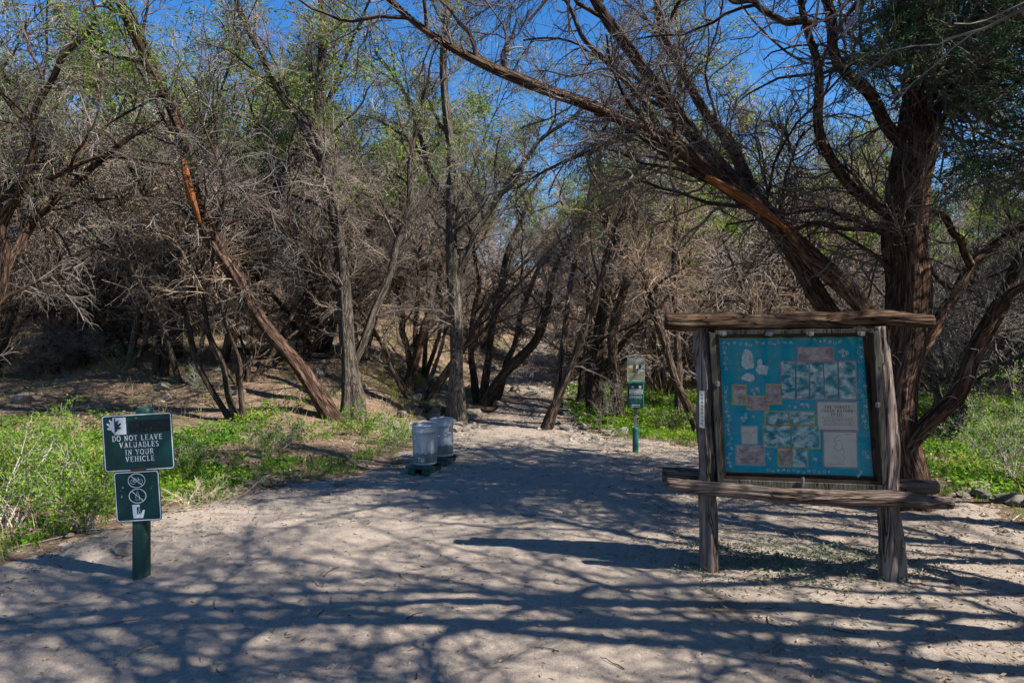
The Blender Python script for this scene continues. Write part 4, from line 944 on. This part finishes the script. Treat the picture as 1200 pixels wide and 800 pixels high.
# symbols
sy=PB(); r=h2*.118
for zc in (h2*.31,h2*.005):
    sy.stroke(arc(0,zc,r*1.42,r*1.18,0,350,28),.0055,-.0016,True); sy.stroke([(-r*.95,zc+r*.85),(r*.95,zc-r*.85)],.0055,-.0018)
zc=h2*.31
for x in(-.62,.62): sy.stroke(arc(x*r,zc-.18*r,r*.38,r*.38,0,340,14),.0026,-.0020,True)
for a_,b_ in (((-.62,-.18),(-.3,.3)),((-.3,.3),(.35,.3)),((.35,.3),(.62,-.18)),((-.3,.3),(.05,-.18)),((.05,-.18),(.35,.3)),((-.62,-.18),(.05,-.18)),((.25,.5),(.4,.5)),((-.42,.42),(-.2,.42)),((.35,.3),(.3,.52))):
    sy.stroke([(a_[0]*r,zc+a_[1]*r),(b_[0]*r,zc+b_[1]*r)],.0028,-.0021)
zc=h2*.005
sy.stroke([(-.3*r,zc-.65*r),(-.3*r,zc+.1*r),(-.1*r,zc+.35*r),(-.1*r,zc+.75*r),(.1*r,zc+.75*r),(.1*r,zc+.35*r),(.3*r,zc+.1*r),(.3*r,zc-.65*r)],.003,-.0020,True)
zc=-h2*.30; q=h2*.1
# bin symbol: a white U shaped hand with the litter dropping in
u=[(-1.35,1.35),(.35,1.35),(.35,.85),(-.35,.85),(-.35,-.55),(.55,-.55),(.95,.25),(1.45,.25),(.95,-1.35),(-1.2,-1.35)]
fan(sy,[(x*q*.9,zc+z*q) for x,z in reversed(u)],-.0016)
sy.stroke([(.15*q,zc+.75*q),(.15*q,zc+.25*q)],.0035,-.002); sy.stroke([(-.05*q,zc+.4*q),(.15*q,zc+.15*q),(.38*q,zc+.4*q)],.003,-.0021)
sy.stroke(arc(.15*q,zc-.18*q,.25*q,.22*q,0,340,10),.003,-.0022,True)
sy.obj('symbols',M['sign_white'],lo_)
sc_=PB()
for (x,z,a,b) in ((-.33,.16,.012,.02),(-.36,-.02,.010,.022),(-.38,.12,.012,.004),(.30,.13,.006,.012),(.33,.18,.004,.008),(-.42,-.3,.004,.006),(.36,-.25,.006,.004)):
    sc_.poly([(w2*x,-.0018,h2*z),(w2*x+a,-.0018,h2*z+b*.2),(w2*x+a*.8,-.0018,h2*z+b),(w2*x+a*.1,-.0018,h2*z+b*.7)])
sc_.obj('scratch_marks',M['scratch'],lo_)
# ------------------------------------------------------------------ trash cans
def make_can():
    root=empty('trash_can',(0,0,0),'x','trash can')
    Hc,R=.49,.150
    def rib(kk,z): return .010*(.5+.5*math.sin(kk*PI/4))*float(sstep(.012,.03,z)*sstep(Hc-.10,Hc-.14,z)) + .0
    pr=[(R*.93,.015),(R*.95,0),(R*.955,.012),(R*.956,.02),(R*.957,.03),(R*.96,.05),(R*.961,.06),(R*.962,.07),(R*.963,.08),(R*.965,.09)]
    for i in range(8): pr.append((R*(.965+.035*i/8),.09+i*(Hc-.24)/8))
    pr+=[(R,Hc-.14),(R*1.0,Hc-.10),(R*1.035,Hc-.092),(R*1.035,Hc-.078),(R*1.0,Hc-.07),(R*1.01,Hc-.03),(R*1.015,Hc-.016)]
    for i in range(7):
        a=PI-i*PI/6*1.0; pr.append((R*1.03+.010*math.cos(a) ,Hc-.006+.010*math.sin(a)))
    pr+=[(R*.985,Hc-.03),(R*.97,.03),(0.0001,.03)]
    b=PB(); b.lathe(pr,96,rib=rib); b.obj('body',M['galv'],root,smooth=True)
    hd=PB()
    for sgn in(-1,1):
        pts=[Vector((sgn*(R*1.02),-.05,Hc-.16)),Vector((sgn*(R*1.02+.03),-.045,Hc-.17)),Vector((sgn*(R*1.02+.034),0,Hc-.175)),Vector((sgn*(R*1.02+.03),.045,Hc-.17)),Vector((sgn*(R*1.02),.05,Hc-.16))]
        m=MB(); p,Rr=spline([tuple(v) for v in pts],12,0,None,[.005]*5); m.tubes(p,Rr,8); m.obj('handle',M['galv'],root)
    return root
c1=make_can(); c2=copy_tree(c1)
def stand(x,y,rz,label):
    root=empty('can_stand',(x,y,G(x,y)),label,'stand','green lumber stands of the trash cans',rz)
    for yy in(-.14,.14):
        b=PB(); b.box((0,yy,.088),(.36,.09,.036)); b.obj('plank',M['green_wood'],root,bevel=.004)
    for xx in(-.09,.09):
        b=PB(); b.box((xx,0,.035),(.09,.40,.07)); b.obj('runner',M['green_wood'],root,bevel=.004)
    return root
a1=(P(498,0,8.45)[0],8.45); a2=(P(516,0,9.0)[0],9.05)
stand(a1[0],a1[1]-.02,-.3,'green lumber stand under the nearer trash can'); stand(a2[0],a2[1],-.3,'green lumber stand under the farther trash can')
c1.location=(a1[0],a1[1],G(*a1)+.107); c2.location=(a2[0]+.02,a2[1],G(*a2)+.107); c1.rotation_euler=(.02,-.03,.6); c2.rotation_euler=(0,.035,2.1)
tag(c1,'galvanised ribbed open trash can nearest the camera with scrawled white letters','trash can','galvanised trash cans'); tag(c2,'farther galvanised ribbed trash can with a faded red mark','trash can','galvanised trash cans')
def can_mark(can,name,az,z,strokes,mat,w_):
    """strokes laid on the round side"""
    b=PB(); R=.148*1.0+.006
    for st in strokes:
        P3=[]
        for i in range(len(st)-1):
            for t in (0,.5): P3.append((st[i][0]*(1-t)+st[i+1][0]*t,st[i][1]*(1-t)+st[i+1][1]*t))
        P3.append(st[-1]); L=[];Rr=[]
        for i,p in enumerate(P3):
            q0=Vector(P3[max(i-1,0)]); q1=Vector(P3[min(i+1,len(P3)-1)]); t=(q1-q0).normalized(); nn=Vector((-t.y,t.x))*w_/2
            for lst,s in((L,1),(Rr,-1)):
                u=p[0]+nn.x*s; v=p[1]+nn.y*s; a=az+u/R; lst.append((R*math.cos(a),R*math.sin(a),z+v))
        n0=len(b.v)
        for l,r_ in zip(L,Rr): b.v+=[l,r_]
        for i in range(len(L)-1): b.f.append((n0+2*i,n0+2*i+1,n0+2*i+3,n0+2*i+2))
    b.obj(name,mat,can)
az1=-PI/2-.35-.6+(-.0)
can_mark(c1,'painted_letters',az1,.045,[[(-.02,.055),(.015,.055)],[(-.003,.055),(-.003,0)],[(.025,.05),(.027,.01),(.038,.0),(.05,.01),(.05,.05)],[(.064,.045),(.066,.038)],[(.064,.015),(.066,.008)]],M['sign_white'],.008)
can_mark(c2,'red_mark',-PI/2+.75-2.1,.33,[[(0,.06),(.012,.02),(.002,0)],[(.02,.055),(.02,.01)],[(-.004,-.03),(.018,-.05)]],M['red_paint'],.010)
# green domed post between the cans
gx,gy=P(508.5,0,9.45)[0],9.45; rt=empty('bollard',(gx,gy,G(gx,gy)),'round topped dark green post standing between the two trash cans','post')
zt=CAM_H+(HOR-489.5)*9.45/F-G(gx,gy); b=PB(); r=.055
b.lathe([(r,-.1),(r,zt-.06),(r*.97,zt-.04),(r*.8,zt-.018),(r*.5,zt-.005),(.0001,zt)],32); b.obj('pole',M['green_plastic'],rt,smooth=True)
b=PB(); b.lathe([(r+.001,zt-.13),(r+.006,zt-.128),(r+.006,zt-.10),(r+.001,zt-.098)],32); b.obj('collar',M['green_plastic'],rt,smooth=True)
# ------------------------------------------------------------------ dog notice post
d=9.86; k=d/F; ox=P(745,0,d)[0]; z0=G(ox,d); root=empty('dog_notice_post',(ox,d,z0),'green post with a dog picture board above a green bag dispenser','sign')
Z=lambda py:CAM_H+(HOR-py)*k-z0
X=lambda px:(px-745)*k
b=PB(); b.lathe([(.044,-.1),(.044,Z(502)),(.040,Z(501)),(.0001,Z(501))],24); b.obj('sleeve',M['green_plastic'],root,smooth=True)
b=PB(); 
for pr in ([-.022,-.012,.022,.0],):
    b.box((0,-.004,(Z(501)+Z(425))/2),(.046,.005,Z(425)-Z(501))); b.box((-.02,.008,(Z(501)+Z(425))/2),(.005,.018,Z(425)-Z(501))); b.box((.02,.008,(Z(501)+Z(425))/2),(.005,.018,Z(425)-Z(501)))
b.obj('pole',M['bolt'],root)
b=PB(); b.box((X(744),-.065,(Z(448)+Z(477))/2),(.225,.10,Z(448)-Z(477))); cab=b.obj('dispenser',M['sign_green'],root,bevel=.006)
yf=-.1165
b=PB(); b.box((X(752.4),-.064,(Z(448)+Z(477))/2),(.014,.108,Z(448)-Z(477)+.01)); b.box((X(744),-.064,Z(448)+.003),(.235,.108,.012)); b.obj('edge_trim',M['green_light'],cab)
b=PB(); b.rect(X(736),Z(460.8),X(751.5),Z(455.3),yf); b.stroke(arc(X(739.5),Z(452.4),.018,.012,0,340,12),.006,yf,True); b.stroke([(X(738),Z(451.8)),(X(741.5),Z(453.4))],.008,yf); disc(b,X(748.3),Z(452.4),.020,yf)
for i in range(3): b.stroke(arc(X(738.5+5*i),Z(464.2),.026,.022,0,350,16),.004,yf,True); b.stroke([(X(737+5*i),Z(464.8)),(X(738.5+5*i),Z(463.3)),(X(740+5*i),Z(464.6))],.005,yf-.001)
for i,y_ in enumerate((473.4,475.4)):
    xx=X(739 if i==0 else 738.5)
    while xx<X(748.6): l=gp.uniform(.008,.02); b.stroke([(xx,Z(y_)),(xx+l,Z(y_))],.010,yf); xx+=l+.005
b.obj('printed_text',M['label_white'],cab)
b=PB()
for y_ in(456.6,459.3):
    xx=X(736.9)
    while xx<X(750.2): l=gp.uniform(.008,.02); b.stroke([(xx,Z(y_)),(xx+l,Z(y_))],.011,yf-.002); xx+=l+.005
for i in range(3): disc(b,X(738.5+5*i),Z(469.5),.016,yf-.001)
b.obj('dark_print',M['ink'],cab)
bd=PB(); bd.box((X(745),-.022,(Z(419)+Z(446.5))/2),(X(755)-X(735),.006,Z(419)-Z(446.5))); bo=bd.obj('dog_board',M['paper'],root)
yf=-.0262
b=PB(); b.rect(X(735.2),Z(423.8),X(754.8),Z(419.3),yf); b.obj('header',M['sign_grey'],bo)
b=PB(); xx=X(736.5)
while xx<X(753.3): l=gp.uniform(.012,.028); b.stroke([(xx,Z(421.6)),(xx+l,Z(421.6))],.016,yf-.001); xx+=l+.006
b.obj('header_print',M['paper'],bo)
GRN=flat('faded_yellow_green_print',(.20,.22,.07),.6,.3,0,.25,20); TAN=flat('tan_print',(.33,.29,.19),.6,.3,0,.2,30); BRN=flat('brown_print',(.10,.05,.035),.6,.3,0,.2,30); WHT=flat('white_print',(.55,.55,.53),.6,.3,0,.08,30); PNK=flat('pink_print',(.45,.22,.20),.6,.3)
b=PB(); b.rect(X(735.6),Z(437),X(754.4),Z(424.4),yf); b.obj('picture',GRN,bo)
b=PB(); b.rect(X(735.6),Z(445.9),X(754.4),Z(437.3),yf); b.obj('picture',TAN,bo)
b=PB()
for y_ in(439.2,441.2,443.6):
    xx=X(737)
    while xx<X(753): l=gp.uniform(.01,.03); b.stroke([(xx,Z(y_)),(xx+l,Z(y_))],.007,yf-.001); xx+=l+.007
b.obj('small_print',M['ink'],bo)
def ell(pb,cx,cz,rx,rz,y,n=18,a=0): pb.poly([(p[0],y,p[1]) for p in reversed(rot2(arc(cx,cz,rx,rz,0,345,n),a,(cx,cz)))])
b=PB(); ell(b,X(739.6),Z(429.5),.045,.022,yf-.0008); ell(b,X(751),Z(429),.04,.03,yf-.0008); ell(b,X(750),Z(434),.05,.02,yf-.0008); b.obj('dog_picture',WHT,bo)
b=PB(); ell(b,X(743.7),Z(429.7),.026,.038,yf-.0016,a=.2); ell(b,X(749),Z(429.2),.026,.036,yf-.0016,a=-.2); ell(b,X(744),Z(434.8),.040,.028,yf-.0016); b.obj('dog_picture',BRN,bo)
b=PB(); ell(b,X(746.5),Z(431),.020,.052,yf-.0024); ell(b,X(747.3),Z(434.3),.030,.032,yf-.0024); b.obj('dog_picture',WHT,bo)
b=PB(); ell(b,X(746.9),Z(434.8),.010,.016,yf-.0032); b.obj('dog_picture',PNK,bo)
# ------------------------------------------------------------------ notice board
k=.00615; d0=4.87
ox=P(937,0,d0)[0]; z0=G(ox,d0)
z0=CAM_H+(HOR-677)*k+.018
board=empty('notice_board',(ox,d0,z0),'large rustic notice board of rough posts and logs round a glazed teal display case','notice board',None,-math.radians(8))
BZ=677
def K(px,py,y=0.): return np.array([(px-937)*k,y,(BZ-py)*k])
def blog(name,pts,r,mat,seed,sides=40,ridge=.15,knots=.035,n=70,flat_=None):
    b=MB(); p,R=spline(pts,n,.008,np.random.default_rng(seed),r); b.tubes(p,R,sides,ridge,seed=seed,cap=True,knots=knots); return b.obj(name,M[mat],board)
blog('top_log',[K(784,379,.0),K(860,381,.0),K(935,380,.0),K(1000,377,.0),K(1080,378,.0)],[.060,.064,.058,.052,.046],'log_top',3)
blog('top_log',[K(800,383,.09),K(900,381,.10),K(1040,377,.09)],[.05,.05,.045],'log_top',31)
blog('post',[K(838,705,.0),K(836.5,660,.0),K(834,588,.0),K(832,500,.0),K(828,440,.0),K(827,386,.0)],[.074,.068,.058,.055,.052,.052],'log_v',4)
blog('post',[K(1040,712,.0),K(1039,660,.0),K(1035,592,.0),K(1033,480,.0),K(1028,430,.0),K(1023,386,.0)],[.092,.086,.072,.062,.055,.052],'log_v',5)
blog('cross_beam',[K(785,570,-.085),K(860,576,-.09),K(940,579,-.09),K(1030,580,-.085),K(1095,580,-.085)],[.042,.048,.050,.054,.042],'log_h',6)
blog('cross_beam',[K(783,565,.10),K(900,568,.11),K(1000,569,.11),K(1092,572,.10)],[.05,.05,.05,.045],'log_h',7)
# display case
def quadK(a,b_,c,d_,y): return [tuple(K(p[0],p[1],y)) for p in(a,b_,c,d_)]
def bar(pb,p0,p1,wpx,y0,y1):
    a=np.array(p0,float);b_=np.array(p1,float);t=(b_-a)/np.linalg.norm(b_-a);n_=np.array([-t[1],t[0]])*wpx/2
    c=[a+n_,b_+n_,b_-n_,a-n_]; q=[(K(*p)[0],K(*p)[2]) for p in c]
    ar=sum(q[i][0]*q[(i+1)%4][1]-q[(i+1)%4][0]*q[i][1] for i in range(4))
    if ar>0: q=q[::-1]
    q=q[::-1]
    pb.prism(q,y0,y1)
# corners of the case (outer): leaning to the left like the posts
TL,TR,BR,BL=(838,391),(1017,389),(1029,570),(848,568)
case=PB(); bar(case,(837,393),(847.5,569),6.5,-.070,.03); bar(case,(1016.5,391),(1028,570),7,-.070,.03); bar(case,(850.5,567),(1025,568.5),7,-.069,.031); bar(case,(840.5,392.5),(1013.5,390.5),5,-.069,.031)
fr=case.obj('case_frame',M['frame_wood'],board,bevel=.003)
inn=PB(); bar(inn,(842.4,395.5),(852,564),3,-.052,.028); bar(inn,(1011.5,393.5),(1022.3,565),4,-.052,.028); bar(inn,(853.8,562),(1020,563.2),4.5,-.051,.028); bar(inn,(844.2,396.5),(1009.2,395),3,-.051,.028)
inn.obj('inner_frame',M['case_dark'],fr)
bk=PB(); bk.prism([(K(*p)[0],K(*p)[2]) for p in ((838,391),(847,569),(1028,570),(1017,389))],.005,.028); bk.obj('backboard',M['case_dark'],board)
# poster, laid out on its own grid
PTL,PTR,PBR,PBL=(846.5,399.5),(1006,397.5),(1018,557),(854.5,556.5)
def PZ(x,y):
    """zoomed poster sheet coordinates -> board plane"""
    u=(x-58)/(745-58) ; v=(y-80)/(740-80)
    u=(x-(56+(y-80)*.045))/692.
    a=np.array(PTL)*(1-u)+np.array(PTR)*u; b_=np.array(PBL)*(1-u)+np.array(PBR)*u; p=a*(1-v)+b_*v
    q=K(p[0],p[1]); return (q[0],q[2])
pb=PB(); q=[K(*p) for p in(PTL,PBL,PBR,PTR)]; pb.prism([(p[0],p[2]) for p in (q[0],q[1],q[2],q[3])],0.0,.004); poster=pb.obj('poster',M['teal'],board)
def pr(pb,x0,y0,x1,y1,y,grow_=0):
    c=[(x0-grow_,y0-grow_),(x0-grow_,y1+grow_),(x1+grow_,y1+grow_),(x1+grow_,y0-grow_)]
    pb.poly([(PZ(*p)[0],y,PZ(*p)[1]) for p in c])
def photos(rects,border,fill,lev=0):
    b=PB()
    for r_ in rects: pr(b,*r_,-.0015,5)
    b.obj('paper_border',border,poster)
    for kk,fm in enumerate(fill if isinstance(fill,list) else [fill]):
        b=PB()
        for i,r_ in enumerate(rects):
            if (i%len(fill) if isinstance(fill,list) else 0)==kk: pr(b,*r_,-.003-.0002*kk,-1)
        if b.f: b.obj('photograph',fm,poster)
photos([(358,197,425,374),(429,197,490,374),(494,197,558,374),(562,197,626,374),(630,197,709,374)],M['border_pink'],M['photo_blue'])
photos([(440,130,606,187)],M['border_pink'],M['photo_pink'])
photos([(122,312,186,404),(193,366,292,427),(287,309,356,399)],M['border_yellow'],M['photo_pink'])
photos([(279,440,388,500),(392,440,510,500),(270,506,398,611),(402,506,533,611),(406,617,474,703)],M['border_yellow'],M['photo_blue'])
photos([(340,617,400,703)],M['border_yellow'],M['photo_pink'])
photos([(165,513,238,600)],M['border_blue'],M['paper'])
photos([(139,607,273,700)],M['border_blue'],M['photo_pink'])
photos([(527,390,713,522)],M['border_pink'],M['paper'])
photos([(554,533,706,700)],M['border_pink'],M['paper'])
ik=PB()
def ptext(s,cx,y,h):
    hh=abs(PZ(cx,y)[1]-PZ(cx,y+h)[1]); c=PZ(cx,y+h); text(ik,s,c[0],c[1],hh,-.0042,0,1.0,.12)
ptext('THE TURKEY',620,406,13.5); ptext('CREEK NATURE',620,424.5,13.5); ptext('TRAIL.',620,443,13.5)
for i in range(7):
    x=545 if i in(0,1,4) else 555; e_=700-gp.uniform(0,18)
    while x<e_: l=gp.uniform(8,22); ik.stroke([PZ(x,463+i*6.2),PZ(min(x+l,e_),463+i*6.2)],.0026*.8,-.0042); x+=l+4
ik.stroke([PZ(*p) for p in [(622,548),(606,566),(603,580),(616,594),(600,600),(606,616),(622,624),(640,612),(650,628),(640,640),(652,655),(640,672),(652,690),(625,684),(600,690),(572,684)]],.0022,-.0042)
ik.stroke([PZ(*p) for p in [(603,580),(628,572),(640,590),(640,612)]],.0018,-.0042)
ik.stroke([PZ(*p) for p in [(170,548),(188,540),(206,552),(222,540),(236,530)]],.0018,-.0042); ik.stroke([PZ(*p) for p in [(206,552),(208,572)]],.0018,-.0042)
ik.stroke([PZ(652,541),PZ(684,541)],.002,-.0042)
ik.obj('printed_text',M['ink'],poster)
fl=PB(); gf=np.random.default_rng(4)
def flower(x,y,s,kind):
    if kind==0:
        for q_ in range(5):
            a=q_*72+gf.uniform(0,20); fl.stroke([PZ(x,y),PZ(x+s*math.cos(math.radians(a)),y+s*math.sin(math.radians(a)))],.0036,-.0015-.0001*q_)
    elif kind==1: fl.stroke([PZ(*p) for p in arc(x,y,s*.7,s*.7,0,330,9)],.0024,-.0016,True)
    else:
        for q_ in range(4): fl.stroke([PZ(x+gf.normal(0,s*.5),y+gf.normal(0,s*.5)) for _ in range(3)],.0030,-.0015-.0001*q_)
for x in np.arange(80,420,27): flower(x+gf.normal(0,4),103+gf.normal(0,5),10,int(gf.integers(0,3)))
for x in list(np.arange(520,650,24))+[735]: flower(x,95+gf.normal(0,5),10,int(gf.integers(0,3)))
for y in list(np.arange(125,240,26))+list(np.arange(325,735,23)): flower(82+(y-80)*.045+gf.normal(0,5),y,12,int(gf.integers(0,3)))
for y in list(np.arange(130,200,22))+list(np.arange(240,520,24))+[630,650]: flower(728+(y-80)*.05+gf.normal(0,5),y,12,int(gf.integers(0,3)))
for x in np.arange(290,590,24): flower(x,726+gf.normal(0,3),9,int(gf.integers(0,3)))
for (cx_,cy_,n_,sx_) in ((655,158,9,26),(240,335,6,16),(440,405,10,36),(195,470,10,34),(290,655,4,5),(515,665,4,5),(715,730,3,12)):
    for _ in range(n_): flower(cx_+gf.normal(0,sx_*.6),cy_+gf.normal(0,8),9,int(gf.integers(0,3)))
fl.obj('cutout_flowers',M['flower'],poster)
an_=PB()
for (x,y,a,b_) in ((195,165,26,30),(200,205,30,28),(188,190,20,36),(200,272,32,20),(268,235,30,26),(255,205,12,24)):
    pts=[PZ(x+a*(1+.15*math.sin(3*t+x))*math.cos(t),y+b_*(1+.15*math.cos(4*t+y))*math.sin(t)) for t in np.linspace(0,2*PI,20)[:-1]]; an_.poly([(p[0],-.0014-.0002*(x%5),p[1]) for p in reversed(pts)])
an_.obj('cutout_shapes',M['flower'],poster)
og=PB()
for (x,y) in ((152,155),(150,195),(157,236),(154,275),(245,148),(268,142),(305,190)): 
    og.poly([(PZ(x-5,y-6)[0],-.0014,PZ(x-5,y-6)[1]),(PZ(x-6,y+7)[0],-.0014,PZ(x-6,y+7)[1]),(PZ(x+5,y+4)[0],-.0014,PZ(x+5,y+4)[1])])
og.obj('cutout_shapes',M['orange_ink'],poster)
gz=PB(); gz.prism([(K(*p)[0],K(*p)[2]) for p in ((842,396),(851.5,564),(1022,565),(1011.5,394))],-.047,-.043); gz.obj('glass_pane',M['glass'],fr)
def hw_(name,px,py,w_,h_,y=-.078):
    b=PB(); c=K(px,py,y); b.box(c,(w_*k,.010,h_*k)); b.box((c[0],y-.007,c[2]),(w_*k*.35,.008,h_*k*1.25)); b.obj(name,M['bolt'],fr,bevel=.0015)
for px in(849,900,945,1000): hw_('hinge',px,394,8,4)
for px,py in((843,452),(1018,474)): hw_('latch',px,py,5,5)
hw_('latch',938,563,4,9)
lb=PB(); lb.prism([(K(*p)[0],K(*p)[2]) for p in ((822.5,460),(822.8,503),(828.6,504),(828.3,460.6))],-.078,-.072); lo=lb.obj('label_strip',M['label_white'],board)
lp=PB()
for i in range(9):
    y_=464+i*4.2; lp.stroke([(K(825.2,y_)[0],K(825.2,y_)[2]),(K(826.2,y_+2.4)[0],K(826.2,y_+2.4)[2])],.006,-.0790)
lp.obj('label_print',M['ink'],lo)
# normals of every stroke and polygon face the reader either way; nothing more to do
